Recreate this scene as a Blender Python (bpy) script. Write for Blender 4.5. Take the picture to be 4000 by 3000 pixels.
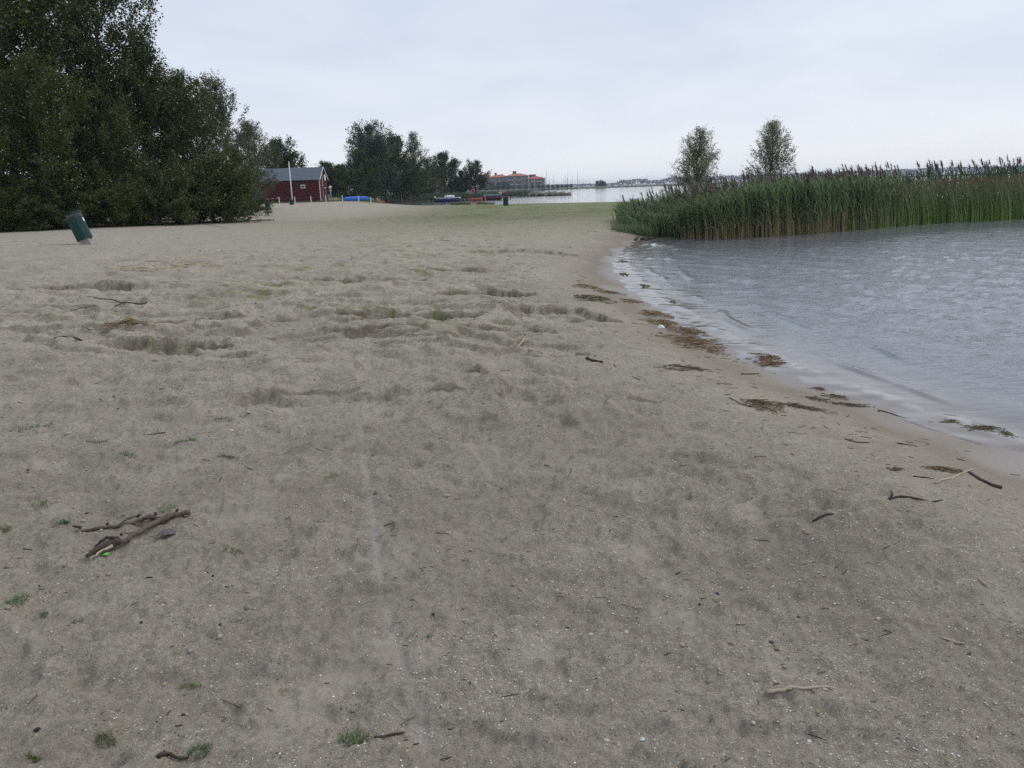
import bpy, math, random
import numpy as np
from mathutils import Vector, Matrix

# ------------------------------------------------------------------ camera, sky, sun, exposure
for o in list(bpy.data.objects):
    bpy.data.objects.remove(o, do_unlink=True)
SC = bpy.context.scene
COL = SC.collection
F_PX = 3113.0                       # focal length for a 4000 px wide frame
ROLL = math.atan(.034)
PITCH = math.atan(762 * math.cos(ROLL) / F_PX)
CAM_Z = 2.0                         # eye height above the lake

cam_data = bpy.data.cameras.new('camera')
cam_data.sensor_width = 36.0
cam_data.lens = F_PX / 4000 * 36.0
cam_data.clip_start = .05
cam_data.clip_end = 9000
cam = bpy.data.objects.new('camera', cam_data)
COL.objects.link(cam)
_r = Matrix.Rotation(math.pi / 2 - PITCH, 3, 'X') @ Matrix.Rotation(-ROLL, 3, 'Z')
cam.matrix_world = Matrix.Translation((0, 0, CAM_Z)) @ _r.to_4x4()
SC.camera = cam

SUN_EL, SUN_AZ = math.radians(46), math.radians(62)     # azimuth from +Y (ahead) towards +X
world = bpy.data.worlds.new('World')
SC.world = world
world.use_nodes = True
wn, wl = world.node_tree.nodes, world.node_tree.links
wn.clear()
wout = wn.new('ShaderNodeOutputWorld')
sky = wn.new('ShaderNodeTexSky')
sky.sky_type = 'NISHITA'
sky.sun_disc = False
sky.sun_elevation = SUN_EL
sky.sun_rotation = SUN_AZ
sky.air_density = 1.0
sky.dust_density = 2.0
bg1 = wn.new('ShaderNodeBackground')
bg1.inputs['Strength'].default_value = .1
wl.new(sky.outputs[0], bg1.inputs['Color'])
tc = wn.new('ShaderNodeTexCoord')
sep = wn.new('ShaderNodeSeparateXYZ')
wl.new(tc.outputs['Generated'], sep.inputs[0])
def wmath(op, a, b=None, clamp=False):
    n = wn.new('ShaderNodeMath'); n.operation = op; n.use_clamp = clamp
    for i, v in enumerate((a, b)):
        if v is None: continue
        if isinstance(v, (int, float)): n.inputs[i].default_value = v
        else: wl.new(v, n.inputs[i])
    return n.outputs[0]
zz = wmath('MAXIMUM', sep.outputs[2], 0.0)
den = wmath('ADD', zz, .16)
cmb = wn.new('ShaderNodeCombineXYZ')
wl.new(wmath('DIVIDE', sep.outputs[0], den), cmb.inputs[0])
wl.new(wmath('DIVIDE', sep.outputs[1], den), cmb.inputs[1])
cn = wn.new('ShaderNodeTexNoise')
cn.inputs['Scale'].default_value = 1.15
cn.inputs['Detail'].default_value = 6
cn.inputs['Roughness'].default_value = .5
cn.inputs['Distortion'].default_value = .4
wl.new(cmb.outputs[0], cn.inputs['Vector'])
cr = wn.new('ShaderNodeValToRGB')
e = cr.color_ramp.elements
e[0].position = .34; e[0].color = (.475, .56, .73, 1)
e[1].position = .66; e[1].color = (.62, .685, .81, 1)
wl.new(cn.outputs['Fac'], cr.inputs[0])
hz = wmath('POWER', wmath('SUBTRACT', 1.0, zz, True), 7.0)
hmix = wn.new('ShaderNodeMix'); hmix.data_type = 'RGBA'
wl.new(wmath('MULTIPLY', hz, .95), hmix.inputs[0])
wl.new(cr.outputs[0], hmix.inputs[6])
hmix.inputs[7].default_value = (.86, .87, .895, 1)
bg2 = wn.new('ShaderNodeBackground')
bg2.inputs['Strength'].default_value = 1.16
wl.new(hmix.outputs[2], bg2.inputs['Color'])
mixs = wn.new('ShaderNodeMixShader')
mixs.inputs[0].default_value = .92           # overcast: cloud covers nearly all of the blue sky
wl.new(bg1.outputs[0], mixs.inputs[1])
wl.new(bg2.outputs[0], mixs.inputs[2])
wl.new(mixs.outputs[0], wout.inputs['Surface'])

sun_data = bpy.data.lights.new('sun', 'SUN')
sun_data.energy = 1.5
sun_data.angle = math.radians(40)
sun_data.color = (1, .96, .9)
sun = bpy.data.objects.new('sun', sun_data)
COL.objects.link(sun)
_d = Vector((math.sin(SUN_AZ) * math.cos(SUN_EL), math.cos(SUN_AZ) * math.cos(SUN_EL), math.sin(SUN_EL)))
sun.rotation_euler = _d.to_track_quat('Z', 'Y').to_euler()
sun.location = (20, 40, 60)

SC.view_settings.view_transform = 'Standard'
SC.view_settings.look = 'None'
SC.view_settings.gamma = 1
SC.view_settings.exposure = 0
SC.view_settings.use_curve_mapping = False
SC.render.engine = 'CYCLES'
SC.cycles.max_bounces = 6
SC.cycles.diffuse_bounces = 3
SC.cycles.glossy_bounces = 3
SC.cycles.transparent_max_bounces = 8
SC.cycles.volume_bounces = 0
SC.cycles.use_denoising = False
SC.cycles.sample_clamp_indirect = 3.0
SC.cycles.use_adaptive_sampling = False

rng = np.random.default_rng(7)
R = random.Random(11)

# ------------------------------------------------------------------ helpers
def ray(px, py):
    """Direction of the sight line through a point of the 4000 x 3000 frame."""
    u = (px - 2000) / F_PX; v = -(py - 1500) / F_PX
    c, s = math.cos(ROLL), math.sin(ROLL)
    x = u * c + v * s; y = -u * s + v * c
    cp, sp = math.cos(PITCH), math.sin(PITCH)
    return x, cp + y * sp, -sp + y * cp
def atd(px, py, Y):
    r = ray(px, py); t = Y / r[1]
    return Vector((r[0] * t, Y, CAM_Z + r[2] * t))

def smooth(a, b, x):
    t = np.clip((x - a) / (b - a), 0, 1)
    return t * t * (3 - 2 * t)

_perm = np.random.default_rng(3).permutation(512)
_perm = np.concatenate([_perm, _perm, _perm])
_ga = np.random.default_rng(4).uniform(0, 2 * np.pi, 512)
_gx, _gy = np.cos(_ga), np.sin(_ga)
def noise(x, y):
    xi = np.floor(x).astype(np.int64); yi = np.floor(y).astype(np.int64)
    xf = x - xi; yf = y - yi
    xi &= 511; yi &= 511
    def g(ix, iy, dx, dy):
        h = _perm[_perm[ix & 511] + (iy & 511)]
        return _gx[h] * dx + _gy[h] * dy
    u = xf * xf * xf * (xf * (xf * 6 - 15) + 10); v = yf * yf * yf * (yf * (yf * 6 - 15) + 10)
    a = g(xi, yi, xf, yf); b = g(xi + 1, yi, xf - 1, yf)
    c = g(xi, yi + 1, xf, yf - 1); d = g(xi + 1, yi + 1, xf - 1, yf - 1)
    return 1.5 * ((a + (b - a) * u) + ((c + (d - c) * u) - (a + (b - a) * u)) * v)
def fbm(x, y, n=4, g=.5):
    s = 0; a = 1; k = 1
    for i in range(n):
        s = s + a * noise(x * k + 17.3 * i, y * k - 9.1 * i); a *= g; k *= 2.03
    return s

def tag(o, label=None, cat=None, group=None, kind=None):
    if label: o['label'] = label
    if cat: o['category'] = cat
    if group: o['group'] = group
    if kind: o['kind'] = kind
    return o

def link(name, me, parent=None, mat=None):
    o = bpy.data.objects.new(name, me)
    COL.objects.link(o)
    if parent is not None: o.parent = parent
    if mat is not None and not me.materials:
        me.materials.append(mat)
    return o
def empty(name, loc=(0, 0, 0), rz=0):
    o = bpy.data.objects.new(name, None)
    o.empty_display_size = .2
    COL.objects.link(o)
    o.location = loc; o.rotation_euler = (0, 0, rz)
    return o
def copy_tree(o, parent=None):
    c = o.copy(); COL.objects.link(c)
    if parent is not None: c.parent = parent
    for ch in list(o.children): copy_tree(ch, c)
    return c

def np_mesh(name, V, Fc, col=None, smooth_shade=False, attrs=None, midx=None):
    """V (n,3); Fc (m,k) faces of equal size k."""
    me = bpy.data.meshes.new(name)
    V = np.ascontiguousarray(V, dtype=np.float32); Fc = np.ascontiguousarray(Fc, dtype=np.int32)
    n, (m, k) = len(V), Fc.shape
    me.vertices.add(n); me.vertices.foreach_set('co', V.ravel())
    me.loops.add(m * k); me.loops.foreach_set('vertex_index', Fc.ravel())
    me.polygons.add(m)
    me.polygons.foreach_set('loop_start', np.arange(0, m * k, k, dtype=np.int32))
    me.polygons.foreach_set('loop_total', np.full(m, k, dtype=np.int32))
    if smooth_shade: me.polygons.foreach_set('use_smooth', np.ones(m, dtype=bool))
    if midx is not None: me.polygons.foreach_set('material_index', np.ascontiguousarray(midx, dtype=np.int32))
    if col is not None:
        a = me.color_attributes.new('Col', 'FLOAT_COLOR', 'POINT')
        c4 = np.ones((n, 4), dtype=np.float32); c4[:, :3] = col
        a.data.foreach_set('color', c4.ravel())
    for kx, v in (attrs or {}).items():
        a = me.attributes.new(kx, 'FLOAT', 'POINT')
        a.data.foreach_set('value', np.ascontiguousarray(v, dtype=np.float32))
    me.update(); me.validate()
    return me

class MB:
    """collects simple shapes into one mesh"""
    def __init__(s): s.v = []; s.f = []
    def add(s, v, f):
        b = len(s.v); s.v += [tuple(p) for p in v]; s.f += [[i + b for i in q] for q in f]; return s
    def box(s, x0, x1, y0, y1, z0, z1):
        v = [(x0, y0, z0), (x1, y0, z0), (x1, y1, z0), (x0, y1, z0), (x0, y0, z1), (x1, y0, z1), (x1, y1, z1), (x0, y1, z1)]
        return s.add(v, [(0, 3, 2, 1), (4, 5, 6, 7), (0, 1, 5, 4), (1, 2, 6, 5), (2, 3, 7, 6), (3, 0, 4, 7)])
    def tube(s, pts, rad, n=6, cap=True, squash=1.0):
        pts = [Vector(p) for p in pts]
        if not hasattr(rad, '__len__'): rad = [rad] * len(pts)
        v = []; f = []
        prev = None
        for i, p in enumerate(pts):
            t = (pts[min(i + 1, len(pts) - 1)] - pts[max(i - 1, 0)]).normalized()
            a = prev if prev is not None else (Vector((0, 0, 1)) if abs(t.z) < .9 else Vector((1, 0, 0)))
            x = t.cross(a)
            if x.length < 1e-6: x = t.orthogonal()
            x.normalize(); y = x.cross(t).normalized(); prev = y
            for k in range(n):
                an = 2 * math.pi * k / n
                v.append(p + x * (math.cos(an) * rad[i]) + y * (math.sin(an) * rad[i] * squash))
        for i in range(len(pts) - 1):
            for k in range(n):
                k2 = (k + 1) % n
                f.append((i * n + k, i * n + k2, (i + 1) * n + k2, (i + 1) * n + k))
        if cap:
            f.append(tuple(reversed(range(n)))); b = (len(pts) - 1) * n; f.append(tuple(range(b, b + n)))
        return s.add(v, f)
    def prism(s, poly, z0, z1):
        n = len(poly)
        v = [(p[0], p[1], z0) for p in poly] + [(p[0], p[1], z1) for p in poly]
        f = [tuple(reversed(range(n))), tuple(range(n, 2 * n))] + [(i, (i + 1) % n, n + (i + 1) % n, n + i) for i in range(n)]
        return s.add(v, f)
    def lathe(s, prof, n=12, c=(0, 0)):
        v = []; f = []
        for (r, z) in prof:
            for k in range(n):
                a = 2 * math.pi * k / n; v.append((c[0] + r * math.cos(a), c[1] + r * math.sin(a), z))
        for i in range(len(prof) - 1):
            for k in range(n):
                k2 = (k + 1) % n; f.append((i * n + k, i * n + k2, (i + 1) * n + k2, (i + 1) * n + k))
        f.append(tuple(reversed(range(n)))); f.append(tuple(range((len(prof) - 1) * n, len(prof) * n)))
        return s.add(v, f)
    def mesh(s, name, shade=False):
        me = bpy.data.meshes.new(name); me.from_pydata(s.v, [], s.f); me.update()
        if shade:
            me.polygons.foreach_set('use_smooth', np.ones(len(me.polygons), dtype=bool))
        return me
    def build(s, name, mat, parent=None, shade=False):
        return link(name, s.mesh(name, shade), parent, mat)

# ------------------------------------------------------------------ materials
class NT:
    def __init__(s, name, rough=.8, spec=.3):
        s.m = bpy.data.materials.new(name); s.m.use_nodes = True
        s.n = s.m.node_tree.nodes; s.l = s.m.node_tree.links
        s.b = s.n['Principled BSDF']
        s.b.inputs['Roughness'].default_value = rough
        s.b.inputs['Specular IOR Level'].default_value = spec
    def node(s, t, **k):
        n = s.n.new(t)
        for a, v in k.items():
            if hasattr(n, a): setattr(n, a, v)
        return n
    def put(s, sock, v):
        if isinstance(v, (int, float)): sock.default_value = v
        elif isinstance(v, tuple): sock.default_value = v if len(v) == 4 else (*v, 1)
        else: s.l.new(v, sock)
    def math(s, op, a, b=None, clamp=False):
        n = s.n.new('ShaderNodeMath'); n.operation = op; n.use_clamp = clamp
        s.put(n.inputs[0], a)
        if b is not None: s.put(n.inputs[1], b)
        return n.outputs[0]
    def mix(s, fac, a, b, mode='MIX'):
        n = s.n.new('ShaderNodeMix'); n.data_type = 'RGBA'; n.blend_type = mode
        s.put(n.inputs[0], fac); s.put(n.inputs[6], a); s.put(n.inputs[7], b)
        return n.outputs[2]
    def pos(s): return s.n.new('ShaderNodeNewGeometry').outputs['Position']
    def noise(s, scale, detail=3, rough=.5, vec=None, out='Fac'):
        n = s.n.new('ShaderNodeTexNoise')
        n.inputs['Scale'].default_value = scale; n.inputs['Detail'].default_value = detail; n.inputs['Roughness'].default_value = rough
        if vec is not None: s.l.new(vec, n.inputs['Vector'])
        return n.outputs[out]
    def ramp(s, fac, stops):
        n = s.n.new('ShaderNodeValToRGB'); el = n.color_ramp.elements
        while len(el) < len(stops): el.new(.5)
        for q, (p, c) in zip(el, stops):
            q.position = p; q.color = c if len(c) == 4 else (*c, 1)
        s.put(n.inputs[0], fac)
        return n.outputs[0]
    def rng(s, v, a, b, c=0., d=1.):
        n = s.n.new('ShaderNodeMapRange'); n.inputs[1].default_value = a; n.inputs[2].default_value = b
        n.inputs[3].default_value = c; n.inputs[4].default_value = d; s.put(n.inputs[0], v); return n.outputs[0]
    def attr(s, name, out='Fac'):
        n = s.n.new('ShaderNodeAttribute'); n.attribute_name = name; return n.outputs[out]
    def bump(s, h, dist=.01, strength=1.0, normal=None):
        n = s.n.new('ShaderNodeBump'); n.inputs['Distance'].default_value = dist; n.inputs['Strength'].default_value = strength
        s.l.new(h, n.inputs['Height'])
        if normal is not None: s.l.new(normal, n.inputs['Normal'])
        return n.outputs[0]
    def set(s, **k):
        for a, v in k.items(): s.put(s.b.inputs[a.replace('_', ' ')], v)
        return s

def worn(name, c, var=.25, scale=6., rough=.7, spec=.3, bump=0., dirt=(.2, .18, .15), dirtf=.25):
    t = NT(name, rough, spec)
    g = t.node('ShaderNodeTexCoord').outputs['Object']
    a = t.noise(scale, 5, .6, g)
    col = t.mix(a, tuple(x * (1 - var) for x in c), tuple(min(1, x * (1 + var)) for x in c))
    d = t.rng(t.noise(scale * 2.7, 6, .7, g), .5, .75, 0, dirtf)
    col = t.mix(d, col, dirt)
    t.set(Base_Color=col)
    if bump: t.set(Normal=t.bump(a, bump))
    return t.m

def leafmat(name, dark, light, pale, pale_frac=.06, rough=.45, spec=.5, trans=.18):
    t = NT(name, rough, spec)
    g = t.node('ShaderNodeNewGeometry')
    rnd = g.outputs['Random Per Island']
    col = t.mix(rnd, dark, light)
    wn_ = t.noise(.35, 3, .6, g.outputs['Position'])
    col = t.mix(t.rng(wn_, .4, .65, 0, .6), col, tuple(x * k for x, k in zip(light, (1.25, 1.0, .7))))
    r2 = t.math('FRACT', t.math('MULTIPLY', rnd, 37.7))
    col = t.mix(t.math('GREATER_THAN', r2, 1 - pale_frac), col, pale)
    t.set(Base_Color=col)
    tr = t.node('ShaderNodeBsdfTranslucent'); t.l.new(col, tr.inputs[0])
    mx = t.node('ShaderNodeMixShader'); mx.inputs[0].default_value = trans
    t.l.new(t.b.outputs[0], mx.inputs[1]); t.l.new(tr.outputs[0], mx.inputs[2])
    t.l.new(mx.outputs[0], t.n['Material Output'].inputs['Surface'])
    return t.m

def colmat(name, rough=.7, spec=.25, trans=.0, var=.35):
    """colour comes from the mesh's own colour attribute, varied piece by piece"""
    t = NT(name, rough, spec)
    rnd = t.node('ShaderNodeNewGeometry').outputs['Random Per Island']
    col = t.mix(1., t.attr('Col', 'Color'), t.ramp(rnd, [(0, (1 - var,) * 3), (1, (1 + var,) * 3)]), 'MULTIPLY')
    t.set(Base_Color=col)
    if trans:
        tr = t.node('ShaderNodeBsdfTranslucent'); t.l.new(col, tr.inputs[0])
        mx = t.node('ShaderNodeMixShader'); mx.inputs[0].default_value = trans
        t.l.new(t.b.outputs[0], mx.inputs[1]); t.l.new(tr.outputs[0], mx.inputs[2])
        t.l.new(mx.outputs[0], t.n['Material Output'].inputs['Surface'])
    return t.m

M = {}
M['bark'] = worn('bark', (.11, .095, .075), .4, 9, .9, .1, .02)
M['bark_grey'] = worn('bark_grey', (.2, .19, .165), .4, 9, .9, .1, .02)
M['wood_wet'] = worn('wood_wet', (.055, .04, .032), .4, 40, .75, .3, .004)
M['wood_grey'] = worn('wood_grey', (.13, .098, .074), .6, 38, .8, .2, .006, (.035, .025, .02), .85)
M['wood_pale'] = worn('wood_pale', (.42, .35, .25), .3, 60, .75, .2, .002)
M['poplar'] = leafmat('poplar', (.014, .026, .008), (.078, .104, .028), (.3, .34, .26), .03, .6, .22)
M['poplar_grey'] = leafmat('poplar_grey', (.045, .058, .03), (.13, .145, .085), (.3, .32, .26), .06, .6, .25)
M['alder'] = leafmat('alder', (.02, .038, .014), (.06, .092, .03), (.10, .13, .08), .015, .6, .2)
M['willow'] = leafmat('willow', (.035, .06, .038), (.075, .115, .075), (.2, .25, .2), .04, .6, .25)
M['osier'] = leafmat('osier', (.045, .055, .022), (.085, .095, .04), (.14, .15, .08), .03, .55)
M['young_willow'] = leafmat('young_willow', (.11, .13, .065), (.225, .25, .15), (.34, .37, .3), .10, .5, .4, .5)
M['far_leaf'] = leafmat('far_leaf', (.025, .04, .024), (.06, .085, .045), (.12, .14, .1), .03, .7)
M['wood_leaf'] = leafmat('wood_leaf', (.03, .045, .03), (.05, .07, .045), (.07, .09, .06), .03, .8)
M['plant'] = colmat('plant', .55, .35, .2)
M['debris'] = colmat('debris', .85, .15, 0)
M['stone'] = colmat('stone', .7, .3, 0, .4)
M['bin_green'] = worn('bin_green', (.006, .045, .04), .3, 5, .6, .22, 0, (.06, .07, .06), .3)
M['bin_dark'] = worn('bin_dark', (.022, .028, .035), .2, 5, .5, .4)
M['concrete'] = worn('concrete', (.3, .285, .265), .2, 12, .9, .15, .003)
M['white_paint'] = worn('white_paint', (.72, .72, .70), .08, 4, .5, .4)
M['red_tape'] = worn('red_tape', (.5, .05, .04), .1, 4, .5, .4)
M['wire'] = worn('wire', (.2, .2, .2), .1, 4, .5, .4)
M['steel'] = worn('steel', (.35, .36, .37), .12, 4, .45, .5)
M['red_boards'] = worn('red_boards', (.085, .012, .015), .4, 3.2, .7, .25, 0, (.05, .02, .018), .5)
M['dark_glass'] = worn('dark_glass', (.02, .025, .03), .2, 3, .12, .6)
M['door_dark'] = worn('door_dark', (.035, .038, .036), .3, 3, .5, .4)
M['blue_gel'] = worn('blue_gel', (.02, .17, .62), .12, 3, .3, .5, 0, (.1, .15, .3), .15)
M['orange_gel'] = worn('orange_gel', (.42, .10, .055), .12, 3, .35, .5, 0, (.2, .1, .07), .2)
M['white_gel'] = worn('white_gel', (.72, .73, .68), .08, 3, .3, .5)
M['navy'] = worn('navy', (.018, .028, .11), .2, 3, .35, .5)
M['teal_cover'] = worn('teal_cover', (.05, .11, .12), .3, 3, .6, .3)
M['maroon'] = worn('maroon', (.08, .025, .04), .3, 3, .5, .3)
M['ring_orange'] = worn('ring_orange', (.75, .1, .04), .08, 4, .45, .4)
M['pier_wood'] = worn('pier_wood', (.075, .065, .055), .35, 6, .85, .15)
M['swan_white'] = worn('swan_white', (.8, .8, .78), .05, 6, .7, .2)
M['beak'] = worn('beak', (.55, .2, .03), .1, 6, .5, .3)
M['brick'] = worn('brick', (.17, .115, .105), .2, .5, .85, .2)
M['cream'] = worn('cream', (.42, .39, .35), .12, .6, .8, .2)
M['roof_tile'] = worn('roof_tile', (.42, .14, .09), .16, .6, .8, .2, 0, (.25, .09, .06), .35)
M['chimney'] = worn('chimney', (.16, .085, .07), .2, .6, .85, .2)
M['rock'] = worn('rock', (.24, .215, .16), .35, 3, .9, .15, .02, (.09, .085, .06), .5)
M['slate'] = worn('slate', (.12, .14, .165), .2, 1.4, .75, .25, 0, (.08, .09, .1), .4)
M['green_plastic'] = worn('green_plastic', (.18, .85, .12), .05, 20, .4, .4)
M['dead_leaf'] = worn('dead_leaf', (.105, .09, .082), .3, 60, .75, .3, .002)

# ------------------------------------------------------------------ the shape of the land
SHORE = [(14, -30), (8.5, -12), (6.2, -3), (4.75, 2), (4.15, 4.5), (3.88, 5.76), (3.68, 6.27), (3.42, 7.22), (3.05, 8.59), (2.83, 10.5),
         (2.76, 12.7), (2.68, 14.6), (2.72, 16.8), (2.94, 19.8), (3.28, 22.3), (3.93, 25.5), (5.1, 29.5), (6.4, 31.5), (8.6, 32.2),
         (11, 33.5), (16, 37), (24, 40), (40, 46), (90, 62), (92, 80), (45, 66), (28, 60), (20, 75), (18.3, 92), (16.2, 100),
         (10, 105), (5, 109.5), (0, 113), (-6, 117), (-11, 121), (-16, 126), (-20, 134), (-24, 148), (-25.5, 166), (-22, 180), (-13, 204), (-2, 214),
         (7, 213), (15.5, 205.5), (16.6, 208), (12, 214), (3, 226), (-12, 245), (-40, 330), (-90, 520), (-160, 700), (-900, 760), (-900, -30)]
_S = np.array(SHORE, dtype=float)
def shore_dist(x, y):
    """distance to the water's edge, positive on land"""
    x = np.asarray(x, float); y = np.asarray(y, float)
    shp = x.shape; x = x.ravel(); y = y.ravel()
    best = np.full(x.shape, 1e18); ins = np.zeros(x.shape, bool)
    n = len(_S)
    for i in range(n):
        ax, ay = _S[i]; bx, by = _S[(i + 1) % n]
        dx, dy = bx - ax, by - ay
        t = np.clip(((x - ax) * dx + (y - ay) * dy) / (dx * dx + dy * dy), 0, 1)
        best = np.minimum(best, (x - ax - t * dx) ** 2 + (y - ay - t * dy) ** 2)
        c = ((ay > y) != (by > y))
        if ay != by:
            c &= x < (bx - ax) * (y - ay) / (by - ay) + ax
        ins ^= c
    d = np.sqrt(best)
    return np.where(ins, d, -d).reshape(shp)

# hollows and wind-cut steps in the sand: centre x, y, half width, half depth, how deep, yaw
def _g(px, py, z=.5):
    r = ray(px, py); t = (z - CAM_Z) / r[2]; return r[0] * t, r[1] * t
PITS = []
for (px, py, w, l, dep, yaw) in [
        (400, 1140, 1.25, .6, .15, .08), (640, 1345, .7, .4, .12, .0), (1880, 1108, .88, .42, .19, .02), (1600, 1205, .95, .32, .13, -.03),
        (1470, 1222, .6, .28, .05, .1), (2180, 1175, .75, .5, .10, .1), (2310, 1172, .4, .25, .13, .0), (1840, 1420, .22, .16, .05, .1),
        (1250, 1300, .8, .3, .03, .05), (1500, 1290, .55, .3, .025, -.1), (1850, 1030, 1.3, .5, .07, .0), (1150, 1545, .5, .2, .03, .15), (850, 1410, .6, .25, .03, .0),
        (1660, 1540, .35, .16, .025, .1), (2520, 1520, .13, .09, .04, .2), (1950, 1240, .7, .28, .05, .1), (2150, 1330, .4, .2, .05, -.1),
        (900, 1245, 1.0, .35, .05, .1), (1330, 1085, 1.6, .5, .05, .05), (2050, 960, 1.6, .8, .05, 0), (1400, 1080, .5, .2, .05, 0)]:
    gx, gy = _g(px, py)
    PITS.append((gx, gy, w, l, dep, yaw))
MOUNDS = []
for (px, py, w, l, h) in [(2000, 1500, 1.1, .35, .07), (1100, 1500, .9, .3, .05), (1850, 1390, .5, .2, .05), (2250, 1560, .8, .35, .06), (800, 1420, .8, .3, .05),
                          (1500, 1280, .7, .3, .05), (2900, 1800, .8, .35, .06), (3500, 2050, .5, .3, .05), (2600, 1990, .5, .25, .03), (3300, 1950, .7, .25, .05),
                          (1900, 1190, 1., .35, .05), (2080, 1165, .9, .3, .06), (1300, 1390, .9, .35, .05), (1750, 1330, .6, .25, .05), (700, 1540, .5, .25, .04)]:
    gx, gy = _g(px, py)
    MOUNDS.append((gx, gy, w, l, h))

def base_z(x, y, d=None):
    if d is None: d = shore_dist(x, y)
    zm = .56 + .26 * smooth(-2, -16, x) + .30 * smooth(60, 112, y) * smooth(-17, -23, x)
    zm = zm * (1 - .80 * smooth(24, 75, y) * smooth(-21, -11, x))
    zm = np.where(y > 158, .55, zm)
    land = zm * (1 - np.exp(-np.maximum(d, 0) / 3.0)) * smooth(-.2, 1.6, d)
    return np.where(d > 0, land, np.maximum(.09 * d, -1.2))

def detail_z(x, y, d):
    dry = smooth(.9, 3.0, d)
    rough_zone = dry * (1 - .75 * smooth(18, 34, y)) * (1 - .6 * smooth(-9, -14, x)) * (.45 + .55 * smooth(4, 8, y)) * (1 + .5 * smooth(6, 9, y) * smooth(17, 12, y))
    h = .040 * fbm(x * .5, y * .9, 3) + .020 * fbm(x * 1.3 + 9, y * 2.4, 3)
    # wind-cut crusts: steep little steps
    q = fbm(x * .9 + 40, y * 1.7 + 7, 4, .55)
    h = h + .023 * (np.tanh((q - .12) * 14) - np.tanh((q + .35) * 7) * .6)
    q2 = fbm(x * 3.1 + 4, y * 4.6 - 7, 4, .55)
    h = h * rough_zone
    h = h + dry * (1 - .8 * smooth(18, 34, y)) * (.009 * np.tanh((q2 - .1) * 8) + .010 * fbm(x * 8, y * 9, 3, .6) + .012 * np.maximum(0, fbm(x * 6 + 50, y * 8, 4, .6) - .38))
    for (cx, cy, w, l, dep, yaw) in PITS:
        m = (np.abs(x - cx) < 3 * w) & (np.abs(y - cy) < 3 * w)
        if not m.any(): continue
        xx, yy = x[m] - cx, y[m] - cy
        c, s = math.cos(yaw), math.sin(yaw)
        a = (xx * c + yy * s) / w; b = (-xx * s + yy * c) / l
        wob = .16 * fbm(x[m] * 4.2, y[m] * 4.2, 4, .6)
        r = np.sqrt(a * a + b * b) + wob
        edge = np.where(b > 0, .13, .8)           # far side is the steep, undercut one
        h[m] -= 1.15 * dep * (1 - smooth(1 - edge, 1 + .06, r))
    for (cx, cy, w, l, hh) in MOUNDS:
        m = (np.abs(x - cx) < 3 * w) & (np.abs(y - cy) < 3 * w)
        if not m.any(): continue
        a = (x[m] - cx) / w; b = (y[m] - cy) / l
        b = np.where(b > 0, b * .6, b)
        h[m] += 1.5 * hh * np.exp(-(a * a + b * b)) * (1 + .35 * fbm(x[m] * 5, y[m] * 5, 3))
    fine = dry * (1 - smooth(7, 22, y))
    h = h + fine * (.006 * fbm(x * 19, y * 19, 3, .6) + .012 * np.maximum(0, fbm(x * 11 + 3, y * 11, 3) - .3))
    # ripples on the smooth wet strand
    h = h + .003 * smooth(.05, .6, d) * noise(x * 2.2, y * 1.3)
    return h

def ground_z(x, y):
    x = np.atleast_1d(np.asarray(x, float)); y = np.atleast_1d(np.asarray(y, float))
    d = shore_dist(x, y)
    return base_z(x, y, d) + detail_z(x, y, d)
def at(px, py, lift=0.):
    """where the sight line through a frame point meets the ground"""
    r = ray(px, py); z = .45
    for i in range(9):
        t = (z - CAM_Z) / r[2]
        x, y = np.array([r[0] * t]), np.array([r[1] * t])
        z = .4 * z + .6 * float((base_z(x, y) if i < 5 else ground_z(x, y))[0])
    t = (z - CAM_Z) / r[2]
    return Vector((r[0] * t, r[1] * t, float(ground_z(r[0] * t, r[1] * t)[0]) + lift))
def gz(x, y): return float(ground_z(x, y)[0])

# rows and columns of the ground sheet: close together by the beach, wide apart far off
ys = list(np.arange(-28, 1.0, .5)); y = 1.0
while y < 4200:
    ys.append(y)
    y += (max(.013, (.0046 if 8 < y < 19 else .0072) * y)) if y < 240 else .045 * y
ys = np.array(ys)
s = np.linspace(-1, 1, 620)
s = s * .82 + .18 * s ** 3
W = np.sqrt(ys ** 2 + 4) * .74 + .5
X = W[:, None] * (s + 1.7 * s ** 15 * 1.0)[None, :]
Y = np.repeat(ys[:, None], len(s), 1)
D = shore_dist(X, Y)
Z = base_z(X, Y, D) + detail_z(X.ravel(), Y.ravel(), D.ravel()).reshape(X.shape)
nr, nc = X.shape
idx = np.arange(nr * nc).reshape(nr, nc)
FQ = np.stack([idx[:-1, :-1], idx[:-1, 1:], idx[1:, 1:], idx[1:, :-1]], -1).reshape(-1, 4)
x_, y_, d_ = X.ravel(), Y.ravel(), D.ravel()
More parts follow.
